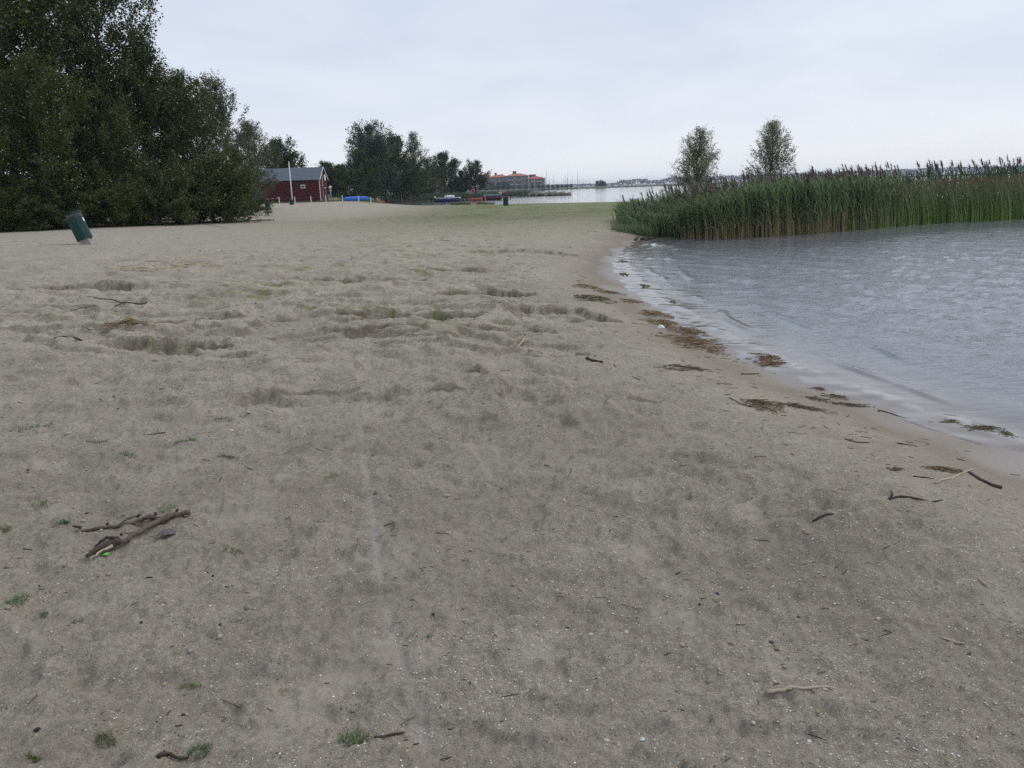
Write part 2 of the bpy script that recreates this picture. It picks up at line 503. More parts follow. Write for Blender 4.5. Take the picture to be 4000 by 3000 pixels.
def green_at(x, y, d):
    far = smooth(20, 56, y) * smooth(-17, 0, x)
    patch = smooth(.05, .55, fbm(x * .22 + 3, y * .13 + 1, 4) + .35 * fbm(x * .9, y * .7, 2))
    g = np.minimum(1, far * 1.25) * (.78 + .22 * patch)
    # a greener band crosses in front of the reeds and along the far water's edge
    g = np.maximum(g, .95 * smooth(0, 5, x + 3) * np.exp(-((y - (58 + .1 * x + 3 * fbm(x * .2, y * .0, 2))) / 6.) ** 2))
    g = np.maximum(g, .8 * smooth(8, 2, d) * smooth(70, 90, y) * (y < 158))
    # thin cover between the bin and the water, in streaks
    mid = smooth(7, 11, y) * (1 - smooth(26, 44, y)) * smooth(-7.5, -3.8, x + .0 * y) * (1 - smooth(-.8, 1.6, x - .02 * y))
    g = np.maximum(g, mid * .75 * smooth(-.1, .45, fbm(x * .8 + 31, y * 1.2, 3, .6)) * smooth(-.1, .45, fbm(x * 3.4, y * 4.6 + 3, 2)))
    lw = (y > 108) * smooth(-15, -20, x)
    g = np.maximum(g, .9 * lw * smooth(110, 113, y))
    g = np.where(y > 158, .9, g)
    return np.clip(g, 0, 1) * smooth(.6, 2.6, d)
green = green_at(x_, y_, d_)
gravel = smooth(-.25, .55, fbm(x_ * .75 + 12, y_ * .6, 3) + .4 * smooth(-1.5, 2, x_) - .15) * smooth(1.1, 2.4, d_) * (1 - smooth(12, 30, y_))
gravel = np.maximum(.55 * gravel, (.75 + .25 * smooth(-.3, .4, fbm(x_ * .9 + 2, y_ * 1.1, 3))) * smooth(12, 2.4, y_ - .3 * x_) * smooth(1.2, 2.6, d_))
wet = smooth(2.3, .25, d_ + .35 * fbm(x_ * .9, y_ * .5, 3))
wet = np.where(d_ < 0, 1, wet)
cut = np.zeros(x_.shape)              # far walls of the hollows: moist cut sand plus painted undercut shade
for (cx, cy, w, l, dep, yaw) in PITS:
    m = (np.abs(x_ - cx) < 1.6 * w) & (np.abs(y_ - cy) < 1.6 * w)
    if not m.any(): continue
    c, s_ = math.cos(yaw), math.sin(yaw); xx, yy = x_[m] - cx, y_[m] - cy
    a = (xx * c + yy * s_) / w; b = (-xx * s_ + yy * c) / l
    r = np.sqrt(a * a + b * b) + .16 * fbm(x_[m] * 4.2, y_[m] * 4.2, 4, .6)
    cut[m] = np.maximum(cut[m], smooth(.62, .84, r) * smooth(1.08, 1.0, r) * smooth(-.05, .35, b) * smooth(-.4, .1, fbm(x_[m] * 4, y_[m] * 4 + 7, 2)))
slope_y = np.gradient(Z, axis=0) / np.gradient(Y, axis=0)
cut = np.clip(np.maximum(cut, .4 * smooth(.34, .7, slope_y.ravel()) * (y_ > 4) * (y_ < 22) * (d_ > 1.5)), 0, 1)  # steep slopes rising away get the same painted shade, weaker
# the pale line of a wheel track
TR = np.array([_g(1400, 1600, .45), _g(1440, 1900, .45), _g(1500, 2350, .44), _g(1600, 2680, .43), _g(1690, 3000, .42)])
td = np.full(x_.shape, 9.)
near = (y_ < 9) & (y_ > 1)
for i in range(len(TR) - 1):
    a, b = TR[i], TR[i + 1]; v = b - a
    t = np.clip(((x_ - a[0]) * v[0] + (y_ - a[1]) * v[1]) / (v @ v), 0, 1)
    td = np.minimum(td, np.hypot(x_ - a[0] - t * v[0], y_ - a[1] - t * v[1]))
track = np.where(near, np.exp(-(td / .018) ** 2) * (.5 + .5 * smooth(-.2, .3, fbm(x_ * 4, y_ * 2.5, 2))), 0)
V = np.stack([x_, y_, Z.ravel() - .008 * track], 1)
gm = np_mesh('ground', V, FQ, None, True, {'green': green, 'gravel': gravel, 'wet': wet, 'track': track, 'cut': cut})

t = NT('sand', .92, .12)
P = t.pos()
st = t.node('ShaderNodeMapping'); t.l.new(P, st.inputs[0]); st.inputs['Scale'].default_value = (.7, 1.5, 1); st.inputs['Rotation'].default_value = (0, 0, .12)
big = t.noise(.5, 4, .6, P); mid = t.noise(3.0, 6, .66, st.outputs[0]); fine = t.noise(38, 5, .7, P); grit = t.noise(210, 3, .7, P)
col = t.mix(big, (.44, .388, .305), (.54, .48, .385))
col = t.mix(t.rng(mid, .42, .62, 0, .6), col, (.31, .268, .205))
col = t.mix(t.rng(fine, .45, .60, 0, .72), col, (.205, .175, .132))
col = t.mix(t.rng(grit, .36, .5, .8, 0), col, (.10, .086, .068))
col = t.mix(t.rng(grit, .54, .68, 0, .6), col, (.56, .51, .43))
gv = t.attr('gravel')
for sc_, thr, cc in ((110, .115, None), (74, .09, None)):
    vo = t.node('ShaderNodeTexVoronoi'); vo.inputs['Scale'].default_value = sc_; t.l.new(P, vo.inputs['Vector'])
    vr = t.node('ShaderNodeSeparateColor'); t.l.new(vo.outputs['Color'], vr.inputs[0])
    spot = t.math('LESS_THAN', vo.outputs['Distance'], t.math('MULTIPLY', vr.outputs[2], .34))
    keep = t.math('LESS_THAN', vr.outputs[1], t.math('ADD', .18, t.math('MULTIPLY', gv, .5)))
    sc_col = t.ramp(vr.outputs[0], [(0, (.05, .05, .055)), (.3, (.13, .11, .10)), (.45, (.36, .27, .16)), (.62, (.5, .46, .4)), (.85, (.72, .7, .66))])
    col = t.mix(t.math('MULTIPLY', spot, keep), col, sc_col)
col = t.mix(t.math('MULTIPLY', gv, .62), col, (.195, .163, .127))
dust = t.rng(t.noise(2.6, 4, .6, P), .55, .66, 0, .5)
col = t.mix(dust, col, (.40, .352, .28))
clod = t.noise(17, 4, .75, st.outputs[0])
col = t.mix(t.rng(clod, .55, .64, 0, .32), col, (.19, .16, .122))
col = t.mix(t.math('MULTIPLY', t.attr('track'), .8), col, (.36, .325, .285))
w_ = t.attr('wet')
col = t.mix(t.math('MULTIPLY', t.attr('cut'), t.rng(fine, .3, .6, .55, 1.0)), col, (.14, .113, .083))  # moist sand tone with the undercut's shade painted in
col = t.mix(t.math('MULTIPLY', w_, .85), col, (.185, .152, .12))
gr = t.attr('green')
gn = t.noise(9, 5, .7, P)
gn2 = t.noise(1.3, 4, .6, P)
gc = t.mix(gn2, (.105, .13, .038), (.175, .178, .07))
col = t.mix(t.math('MULTIPLY', gr, t.rng(gn, .34, .52, .4, 1.0)), col, gc)
rough = t.math('SUBTRACT', .95, t.math('MULTIPLY', t.rng(w_, .86, 1.0), .62))
t.set(Base_Color=col, Roughness=rough)
t.set(Specular_IOR_Level=t.rng(w_, .84, 1.0, .08, .5))
hh = t.math('ADD', t.math('MULTIPLY', fine, 1.0), t.math('MULTIPLY', grit, .35))
hh = t.math('ADD', hh, t.math('MULTIPLY', t.noise(95, 3, .7, P), .5))
bs = t.math('SUBTRACT', 1.0, t.math('MULTIPLY', w_, .85))
hh = t.math('MULTIPLY', hh, bs)
t.set(Normal=t.bump(hh, .013, .9))
M['sand'] = t.m
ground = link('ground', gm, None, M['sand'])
tag(ground, kind='structure')

# ------------------------------------------------------------------ the lake
ys2 = list(np.arange(-28, 3, .5)); y = 3.0
while y < 4200:
    ys2.append(y); y += max(.022, .0062 * y) if y < 60 else (.02 * y if y < 240 else .07 * y)
ys2 = np.array(ys2)
s2 = np.concatenate([np.linspace(-1, -.05, 40)[:-1], np.linspace(-.05, 1, 420)])
W2 = np.sqrt(ys2 ** 2 + 4) * .74 + 1.5
X2 = W2[:, None] * (s2 + 1.7 * s2 ** 15)[None, :]
Y2 = np.repeat(ys2[:, None], len(s2), 1)
D2 = -shore_dist(X2, Y2)
fade = 1 - smooth(35, 60, Y2)
depth = smooth(.1, 3.0, D2)
# wind waves rolling in from the right, bending round to follow the strand
ph = X2 * 1.0 + Y2 * .35
zz2 = (.006 * np.sin(5.2 * (X2 * .93 + Y2 * .38) + 2.2 * fbm(X2 * .4, Y2 * .4, 2))
       + .005 * np.sin(8.6 * (X2 * .80 + Y2 * .62) + 2.6 * fbm(X2 * .6 + 5, Y2 * .6, 2))
       + .007 * fbm(X2 * .9 + 2, Y2 * 1.5, 3) + .009 * fbm(X2 * 2.6, Y2 * 5.2, 2)) * fade * (.25 + .75 * depth)
along = Y2 + X2 * .3
for off, amp, wd in ((.5, .028, .05), (1.2, .03, .06), (2.1, .012, .12)):
    dd = D2 - off - .22 * fbm(along * .35 + off * 9, along * 0 + off, 2)
    brk = smooth(-.15, .35, fbm(along * .55 + 31 * off, along * 0 + 4 * off, 2))
    prof = np.where(dd > 0, np.exp(-(dd / (wd * 1.7)) ** 2), np.exp(-(dd / (wd * .7)) ** 2))
    zz2 = zz2 + amp * prof * brk * fade
zz2 = zz2 * smooth(.0, .25, D2) + .012 * smooth(.35, .0, D2) * (D2 > -.4) * fade * (1 + fbm(X2 * 2.3, Y2 * 2.3, 2))
foam = smooth(.16, .02, np.abs(D2 - .05)) * (.03 + .25 * smooth(-.1, .5, fbm(X2 * 5, Y2 * 5, 3))) * fade
fx, fy = 4.9, 27.2                    # a wavelet breaking in the corner by the reeds
foam = np.maximum(foam, .8 * np.exp(-(((X2 - fx) / .35) ** 2 + ((Y2 - fy) / .8) ** 2)) * smooth(-.1, .4, fbm(X2 * 4, Y2 * 4, 3)))
foam = np.maximum(foam, .05 * smooth(2.0, .3, D2) * smooth(16, 24, Y2) * (Y2 < 30) * smooth(-.05, .5, fbm(X2 * 4 + 8, Y2 * 3, 3)))
zz2 = zz2 + .05 * np.exp(-(((X2 - fx - .2) / .3) ** 2 + ((Y2 - fy) / 1.0) ** 2))
lee = np.abs(np.interp(X2, [5, 7.9, 10.2, 13.6, 16.4, 22.5, 34], [32, 28.9, 29.5, 31.5, 33.4, 35.2, 40]) - Y2)   # calm water in the lee of the reeds
i2 = np.arange(X2.size).reshape(X2.shape)
F2 = np.stack([i2[:-1, :-1], i2[:-1, 1:], i2[1:, 1:], i2[1:, :-1]], -1).reshape(-1, 4)
keepf = (D2.ravel()[F2].max(1) > -1.2)
lm = np_mesh('lake', np.stack([X2.ravel(), Y2.ravel(), zz2.ravel()], 1), F2[keepf], None, True, {'foam': foam.ravel(), 'depth': np.clip(D2.ravel(), 0, 6), 'chop': np.interp(Y2.ravel(), [0, 30, 90, 300, 900], [1, .9, .6, .4, .25]) * (.3 + .7 * smooth(.5, 6.5, lee.ravel()))})
t = NT('water', .07, .5)
P = t.pos()
mp = t.node('ShaderNodeMapping'); t.l.new(P, mp.inputs[0]); mp.inputs['Scale'].default_value = (.55, 2.0, 1); mp.inputs['Rotation'].default_value = (0, 0, -.25)
n1 = t.noise(1.7, 3, .55, mp.outputs[0]); n2 = t.noise(5.5, 3, .6, mp.outputs[0]); n3 = t.noise(19, 2, .6, mp.outputs[0])
h = t.math('ADD', t.math('MULTIPLY', n1, .30), t.math('ADD', t.math('MULTIPLY', n2, .36), t.math('MULTIPLY', n3, .10)))
dp = t.attr('depth')
h = t.math('MULTIPLY', h, t.rng(dp, 0, 2.5, .12, 1.0))
h = t.math('MULTIPLY', h, t.attr('chop'))
wc = t.mix(t.rng(dp, .0, 1.2), (.2, .17, .14), (.165, .17, .176))
wc = t.mix(t.attr('foam'), wc, (.8, .8, .8))
t.set(Base_Color=wc, IOR=1.333, Roughness=t.math('ADD', .06, t.math('MULTIPLY', t.attr('foam'), .5)), Normal=t.bump(h, .05, 1.0))
M['water'] = t.m
lake = link('lake', lm, None, M['water']); tag(lake, kind='structure')

# the far shore: a low stone-edged bank with grass on top
def strip(name, pts, prof, mat):
    """pts: front line; prof: (back, z) steps"""
    v = []; f = []
    for (x, y) in pts:
        for (b, z) in prof: v.append((x, y + b, z))
    k = len(prof)
    for i in range(len(pts) - 1):
        for j in range(k - 1):
            f.append((i * k + j, (i + 1) * k + j, (i + 1) * k + j + 1, i * k + j + 1))
    me = bpy.data.meshes.new(name); me.from_pydata(v, [], f); me.update()
    o = link(name, me, None, mat); tag(o, kind='structure'); return o
t = NT('bank', .95, .1)
P = t.pos(); sx = t.node('ShaderNodeSeparateXYZ'); t.l.new(P, sx.inputs[0])
top = t.rng(t.math('ADD', sx.outputs[2], t.math('MULTIPLY', t.noise(.4, 3, .6, P), .8)), 1.0, 1.5)
t.set(Base_Color=t.mix(top, t.mix(t.noise(1.2, 4, .7, P), (.05, .05, .05), (.13, .125, .115)), t.mix(t.noise(.3, 4, .6, P), (.10, .11, .055), (.2, .19, .1))))
M['bank'] = t.m
FARY = lambda x: 812 + .10 * x
strip('far_bank', [(x, FARY(x) + 3 * math.sin(x * .05)) for x in range(-420, 1400, 14)], [(0, -.6), (2, .6), (4, 1.2), (9, 1.5), (14, 1.3), (18, -.6)], M['bank'])
strip('building_plot', [(x, FARY(x) + 6) for x in range(-420, 60, 20)], [(0, .2), (4, 1.25), (120, 1.3), (124, -.5)], M['bank'])
strip('far_plain', [(x, 2300 + 30 * math.sin(x * .004)) for x in range(-2600, 3400, 100)], [(0, -.5), (10, 1.0), (1700, 1.0), (1710, -.5)], M['bank'])

# ------------------------------------------------------------------ trees
def unit(v):
    return v / np.maximum(np.linalg.norm(v, axis=-1, keepdims=True), 1e-9)
def leaf_quads(C, size, g, up=.35, aspect=.62):
    """one folded diamond per centre C"""
    n = len(C)
    nrm = unit(g.normal(size=(n, 3)) + np.array([0, 0, up * 2]))
    a = unit(np.cross(nrm, g.normal(size=(n, 3))))
    b = np.cross(nrm, a)
    L = (size * g.uniform(.65, 1.3, n))[:, None]
    p0 = C - a * L * .5; p2 = C + a * L * .5
    p1 = C + b * L * aspect * .5 - nrm * L * .06; p3 = C - b * L * aspect * .5 - nrm * L * .06
    V = np.stack([p0, p1, p2, p3], 1).reshape(-1, 3)
    return V, np.arange(n * 4).reshape(n, 4)

def make_tree(name, seed, H, Rad, nb, nleaf, lsize, prof, t0=.05, trunk_r=.16, el=(5, 60), sub=7, sig=.16, stems=1, leafm='poplar', barkm='bark', droop=.0, lup=.35, trunk_top=.97, dens=.45, lv=(.72, 1.18)):
    """a tree at the origin: tapered trunk with limbs, crown of single leaves set along the twigs"""
    g = np.random.default_rng(seed)
    mb = MB()
    C = []; Wt = []
    for st in range(stems):
        lean = g.normal(0, .05 if stems == 1 else .16, 2) * H
        Hs = H * (1 if st == 0 else g.uniform(.7, .95))
        wob = g.normal(0, .012 * H, (6, 2))
        def tr(t):
            k = t * 5; i = min(int(k), 4); f_ = k - i
            w = wob[i] * (1 - f_) + wob[i + 1] * f_
            return np.array([lean[0] * t * t + w[0] * min(1, t * 3), lean[1] * t * t + w[1] * min(1, t * 3), Hs * t])
        ts = np.linspace(0, trunk_top, 9)
        mb.tube([tr(q) + np.array([0, 0, -.25 if q == 0 else 0]) for q in ts], [trunk_r * (1 - q) ** .8 + .012 for q in ts], 6)
        nbs = max(6, nb // stems)
        for i in range(nbs):
            t = t0 + (trunk_top - t0) * ((i + g.uniform(0, 1)) / nbs)
            az = i * 2.39996 + g.uniform(-.5, .5)
            ln = Rad * prof(t) * g.uniform(*lv)
            if ln < .12: continue
            e_ = math.radians(el[0] + (el[1] - el[0]) * t + g.uniform(-12, 12))
            dirv = np.array([math.cos(az) * math.cos(e_), math.sin(az) * math.cos(e_), math.sin(e_)])
            p = tr(t); pts = [p]
            k = 5
            for j in range(k):
                dirv = unit(dirv + np.array([g.normal(0, .12), g.normal(0, .12), g.normal(.06, .1) - droop]))
                p = p + dirv * ln / k; pts.append(p)
            br = max(.008, trunk_r * .34 * (1 - t) + .008)
            mb.tube(pts, [br * (1 - .85 * q / k) for q in range(k + 1)], 4, False)
            P_ = np.array(pts)
            for j in range(1, k + 1):
                C.append((P_[j - 1], P_[j], ln / k * (.3 + .7 * j / k) * (ln / Rad) ** dens, sig))
            for q in range(sub):
                a = g.uniform(.22, 1.0)
                k0 = a * k; i0 = min(int(k0), k - 1)
                sp = P_[i0] + (P_[i0 + 1] - P_[i0]) * (k0 - i0)
                sd = unit(dirv * .7 + g.normal(0, .55, 3) + np.array([0, 0, .12 - droop]))
                sl = ln * g.uniform(.18, .42) * (1.15 - .6 * a) + .12
                m_ = sp + sd * sl * .5; e2 = sp + unit(sd + np.array([0, 0, .15 - droop * 2])) * sl
                if q % 2 == 0:
                    mb.tube([sp, m_, e2], [br * .4, br * .28, .004], 3, False)
                C.append((sp, m_, sl * .5 * (ln / Rad) ** dens, sig)); C.append((m_, e2, sl * .6 * (ln / Rad) ** dens, sig * .9))
    A = np.array([c[0] for c in C]); B = np.array([c[1] for c in C]); w = np.array([c[2] for c in C]); sg = np.array([c[3] for c in C])
    k = g.choice(len(C), nleaf, p=w / w.sum())
    f_ = g.uniform(0, 1, (nleaf, 1))
    pos = A[k] * (1 - f_) + B[k] * f_ + g.normal(size=(nleaf, 3)) * sg[k][:, None]
    pos[:, 2] = np.maximum(pos[:, 2], .05)
    LV, LF = leaf_quads(pos, lsize, g, lup)
    me = np_mesh('crown', LV, LF)
    root = empty(name)
    mb.build('trunk', M[barkm], root, True)
    link('crown', me, root, M[leafm])
    return root, H

def place_tree(src, used, loc, scale, rz, label, cat, group=None, name=None):
    root, H = src
    if id(root) in used:
        o = copy_tree(root)
    else:
        o = root; used.add(id(root))
    o.location = loc; o.scale = (scale[0], scale[0], scale[1]); o.rotation_euler = (0, 0, rz)
    for k in list(o.keys()): del o[k]
    if name: o.name = name
    tag(o, label, cat, group); return o

ov = lambda lo, k=.8: (lambda t: max(0., math.sin(math.pi * min(1, max(0, (t + lo) / (1 + lo))) ** k)) ** .7)
used = set()
pop1 = make_tree('poplar_tree', 1, 16, 6.2, 110, 60000, .17, ov(.18, .72), .03, .2, (8, 62), 9, .17)
pop2 = make_tree('poplar_tree', 2, 12, 5.2, 90, 42000, .16, ov(.25, .8), .03, .15, (10, 65), 8, .16)
shrubA = make_tree('poplar_bush', 3, 4.2, 3.2, 60, 19000, .13, ov(.5, .7), .02, .06, (5, 55), 7, .13, 4)
popg = make_tree('grey_poplar_tree', 4, 12, 5.0, 100, 30000, .16, ov(.2, .85), .05, .15, (25, 66), 8, .13, 1, 'poplar_grey', 'bark_grey')
young = make_tree('young_willow', 5, 5.6, 2.35, 100, 14500, .09, lambda t: (max(0., math.sin(math.pi * min(1, (t + .05) / 1.05) ** .62)) ** .8) * 1.0, .10, .07, (28, 64), 12, .085, 1, 'young_willow', 'bark', 0, .35, .97, 1.1, (.86, 1.06))
young2 = make_tree('young_willow', 16, 5.6, 2.25, 94, 13000, .09, lambda t: (max(0., math.sin(math.pi * min(1, (t + .12) / 1.12) ** .75)) ** .6) * 1.0, .10, .07, (30, 66), 12, .085, 1, 'young_willow', 'bark', 0, .35, .97, 1.1, (.86, 1.06))
alder = make_tree('alder_tree', 6, 9, 4.8, 80, 26000, .24, ov(.3, .8), .04, .16, (10, 60), 7, .22, 1, 'alder')
alder2 = make_tree('alder_tree', 17, 8, 3.5, 54, 11000, .24, ov(.2, .9), .08, .12, (15, 66), 6, .2, 2, 'alder')
willow = make_tree('willow_tree', 7, 13, 7.0, 90, 36000, .28, ov(.15, .95), .05, .22, (20, 66), 8, .3, 2, 'willow')
slim = make_tree('slender_poplar', 8, 11, 3.6, 80, 6500, .2, ov(.05, .75), .08, .1, (45, 74), 6, .14, 1, 'young_willow', 'bark_grey')
osier = make_tree('osier_bush', 9, 4.5, 4.0, 80, 16000, .2, ov(.7, .8), .02, .05, (25, 70), 6, .2, 6, 'osier')
farb = make_tree('bank_bush', 10, 5, 2.6, 24, 1600, .7, ov(.5, .8), .02, .1, (5, 60), 4, .3, 2, 'far_leaf')
for s_ in (pop1, pop2, shrubA, popg, young, young2, alder, alder2, willow, slim, osier, farb):
    pass

def tree_at(src, px, top, Y, wide, rz, label, cat, group=None, zofs=0., name=None):
    p = atd(px, 760, Y); z = gz(p.x, Y) if Y < 400 else 1.3
    z += zofs
    H = atd(px, top, Y).z - z
    k = H / src[1]
    return place_tree(src, used, (p.x, Y, z - .05), (k * wide, k), rz, label, cat, group, name)

G = 'dark trees along the sand'
tree_at(pop1, -720, -420, 47, 1.05, 1.6, 'dark poplar standing beyond the left edge, mostly out of the photo', 'tree', G)
tree_at(pop1, -330, -420, 48, 1.0, .3, 'tallest dark poplar, cut by the left edge of the photo', 'tree', G)
tree_at(pop1, -20, -380, 43, 1.0, 2.1, 'tall dark poplar straight behind the tilted green bin', 'tree', G)
tree_at(pop1, 210, -300, 47, 1.0, 4.0, 'tall dark poplar rising out of frame right of the tilted bin', 'tree', G)
tree_at(pop1, 440, -190, 51, 1.0, 5.2, 'dark poplar whose ragged edge meets the sky at the top', 'tree', G)
tree_at(pop2, 610, 190, 50, 1.0, 1.0, 'mid-height dark poplar stepping down beside the tallest ones', 'tree', G)
tree_at(pop2, 190, 240, 41, 1.1, 3.3, 'lower dark poplar in front of the tall ones, near the bin', 'tree', G)
tree_at(pop2, 450, 380, 44, 1.1, 5.0, 'low spreading dark poplar with a pale thin stem', 'tree', G)
tree_at(pop2, 735, 300, 53, 1.0, 2.2, 'dark poplar left of the grey-leaved one', 'tree', G)
tree_at(popg, 880, 318, 64, .95, .4, 'grey-leaved poplar at the end of the dark trees', 'tree', G)
tree_at(popg, 990, 490, 76, 1.05, 2.4, 'smaller grey-leaved poplar above the hut roof end', 'tree', G)
tree_at(alder2, 1070, 560, 141, 1.0, .5, 'small tree behind the grey roof, next to the dark grove', 'tree', 'trees behind the red hut')
tree_at(alder2, 1135, 548, 143, 1.0, 2.8, 'spiky-topped small tree behind the middle of the grey roof', 'tree', 'trees behind the red hut')
B_ = 'bushes at the foot of the dark trees'
for (px, top, Y, w, rz, lab) in [
        (-60, 640, 39, 1.1, .2, 'dark bush at the left edge of the photo'),
        (130, 700, 40, 1.2, 1.4, 'dark bush left of the tilted bin'),
        (330, 690, 41.5, 1.2, 2.9, 'dark bush right behind the tilted bin'),
        (520, 680, 42.5, 1.2, 4.2, 'dark bush with a stick lying before it'),
        (680, 640, 44, 1.2, 5.3, 'dark bush midway along the foot of the grove'),
        (820, 600, 46, 1.15, .9, 'broad olive bush near the sand end of the grove'),
        (885, 690, 46, .9, 2.0, 'outermost olive bush reaching low over the sand'),
        (-330, 640, 40, 1.4, 4.9, 'dark bush just outside the left edge of the photo'),
        (40, 740, 38.5, 1.3, 5.9, 'low dark bush before the tallest trees, left of the bin'),
        (230, 745, 39.5, 1.3, 2.5, 'low dark bush just above the tilted bin lid'),
        (430, 730, 41, 1.3, .7, 'low dark bush where the pale stick ends'),
        (600, 720, 42, 1.3, 3.5, 'low dark bush half hidden among the others'),
        (745, 700, 44.5, 1.2, 1.7, 'low dark bush before the olive one'),
        (960, 735, 60, 1.0, 3.7, 'small dark bush beside the hut corner')]:
    tree_at(shrubA, px, top, Y, w, rz, lab, 'bush', B_)

tree_at(young, 2716, 500, 47, .98, 1.2, 'round-topped young willow behind the reeds, the one nearer the beach', 'tree', 'two young willows behind the reeds')
tree_at(young2, 3003, 486, 49, 1.0, 2.6, 'loose young willow with a bare leading shoot, farther along the reeds', 'tree', 'two young willows behind the reeds')

T_ = 'trees across the small bay'
for (src, px, top, Y, w, rz, lab) in [
        (alder, 1275, 640, 152, 1.2, .1, 'dark low tree just right of the red hut'),
        (alder, 1345, 650, 156, 1.3, 1.9, 'dark low tree above the blue canoe'),
        (willow, 1462, 512, 168, .98, .5, 'tallest rounded willow across the bay'),
        (alder, 1425, 600, 162, .8, 3.0, 'dark tree below the tall willow, toward the hut'),
        (alder, 1545, 545, 175, .95, 4.1, 'dark spreading tree joined to the tall willow'),
        (slim, 1633, 522, 200, 1.1, .7, 'slender pale poplar with see-through crown'),
        (alder2, 1600, 640, 185, 1.5, 1.0, 'bushy green tree beneath the slender poplar'),
        (osier, 1655, 690, 196, 1.15, .3, 'olive rounded osier bush above the landing stage'),
        (alder, 1745, 605, 222, 1.0, 2.3, 'middle dark tree right of the slender poplar'),
        (alder2, 1690, 620, 214, 1.2, 3.1, 'thin dark tree between poplar and middle dark tree'),
        (alder, 1800, 672, 226, .9, 5.5, 'low dark tree hiding the apartment end'),
        (alder2, 1858, 632, 225, 1.25, 4.6, 'last ragged tree before the red roofs')]:
    tree_at(src, px, top, Y, w, rz, lab, 'tree', T_)

# ------------------------------------------------------------------ reeds, rushes, grass: ribbons
def ribbons(base, dirs, length, width, bend, cols_lo, cols_hi, g, seg=3, taper=.15, lean=None):
    """flat blades: base (n,3), horizontal bend direction (n,2)"""
    n = len(base)
    t = np.linspace(0, 1, seg + 1)
    z = length[:, None] * t[None, :] * (1 - .28 * np.clip(bend, 0, 1.6)[:, None] * t[None, :] ** 1.4)
    hx = bend[:, None] * length[:, None] * t[None, :] ** 1.8 * .6
    c = np.stack([base[:, None, 0] + dirs[:, None, 0] * hx, base[:, None, 1] + dirs[:, None, 1] * hx, base[:, None, 2] + z], -1)
    a = g.uniform(0, 2 * np.pi, n)
    side = np.stack([np.cos(a), np.sin(a), np.zeros(n)], 1)[:, None, :]
    wv = (width[:, None] * (1 - (1 - taper) * t[None, :] ** 1.3))[..., None] * .5
    V = np.stack([c - side * wv, c + side * wv], 2)          # n, seg+1, 2, 3
    idx = np.arange(n * (seg + 1) * 2).reshape(n, seg + 1, 2)
    Fq = np.stack([idx[:, :-1, 0], idx[:, :-1, 1], idx[:, 1:, 1], idx[:, 1:, 0]], -1).reshape(-1, 4)
    col = cols_lo[:, None, :] * (1 - t[None, :, None]) + cols_hi[:, None, :] * t[None, :, None]
    col = np.repeat(col[:, :, None, :], 2, 2)
    return V.reshape(-1, 3), Fq, col.reshape(-1, 3)
def join(parts):
    Vs, Fs, Cs = [], [], []; b = 0
    for (v, f, c) in parts:
        Vs.append(v); Fs.append(f + b); Cs.append(c); b += len(v)
    return np.concatenate(Vs), np.concatenate(Fs), np.concatenate(Cs)
def vary(c, n, g, k=.25):
    return np.array(c)[None, :] * g.uniform(1 - k, 1 + k, (n, 1)) * g.uniform(1 - k * .3, 1 + k * .3, (n, 3))

FRONT = np.array([(5.1, 34.4), (5.25, 32.6), (5.8, 31.3), (6.6, 30.3), (7.9, 28.9), (10.2, 29.5), (13.6, 31.5), (16.4, 33.4), (22.5, 35.2), (34, 40)])
seglen = np.hypot(*np.diff(FRONT, axis=0).T); cum = np.concatenate([[0], np.cumsum(seglen)])
def on_front(u):
    return np.stack([np.interp(u, cum, FRONT[:, 0]), np.interp(u, cum, FRONT[:, 1])], 1)
def reed_height(x):
    return np.interp(x, [4.6, 5.2, 5.9, 6.6, 7.3, 8.1, 9.2, 14, 20, 30], [.4, .6, .8, 1.12, 1.45, 1.72, 1.86, 1.92, 1.98, 2.1])
def reed_bed(n, u0, u1, g, kind, back=5.0):
    u = g.uniform(u0, u1, n)
    p = on_front(u)
    dep = back * g.uniform(0, 1, n) ** 1.7
    p[:, 1] += dep + .35 * fbm(p[:, 0] * 1.1, p[:, 0] * 0 + 3, 2) * 1.0; p[:, 0] += g.normal(0, .25, n) + dep * .12
    z = np.maximum(ground_z(p[:, 0], p[:, 1]), -.25)
    return p, np.where(z < 0, -.05, z), dep
WIND = np.array([-1, -.15])
parts = []
g = np.random.default_rng(21)
p, z0, dep = reed_bed(6800, 0, cum[6] + 3.5, g, 'reed')
kp = g.uniform(0, 1, len(p)) > .92 * smooth(12.5, 18.5, p[:, 0] + 1.5 * fbm(p[:, 0] * .8, p[:, 1] * .8, 2))
p, z0, dep = p[kp], z0[kp], dep[kp]
n = len(p); base = np.concatenate([p, z0[:, None]], 1)
Hr = reed_height(p[:, 0]) * (.82 + .24 * g.uniform(0, 1, n)) * (1 + .10 * fbm(p[:, 0] * .8, p[:, 1] * .8, 2))
bd = np.tile(WIND, (n, 1)) + g.normal(0, .35, (n, 2)); bn = np.abs(g.normal(.22, .16, n))
tan = vary((.33, .265, .14), n, g, .35); grn = vary((.085, .15, .08), n, g, .25)
lowc = np.where((p[:, 0] > 6.6)[:, None], tan, vary((.10, .12, .06), n, g))
parts.append(ribbons(base, bd, Hr, np.full(n, .019), bn, lowc, grn, g, 3, .4))
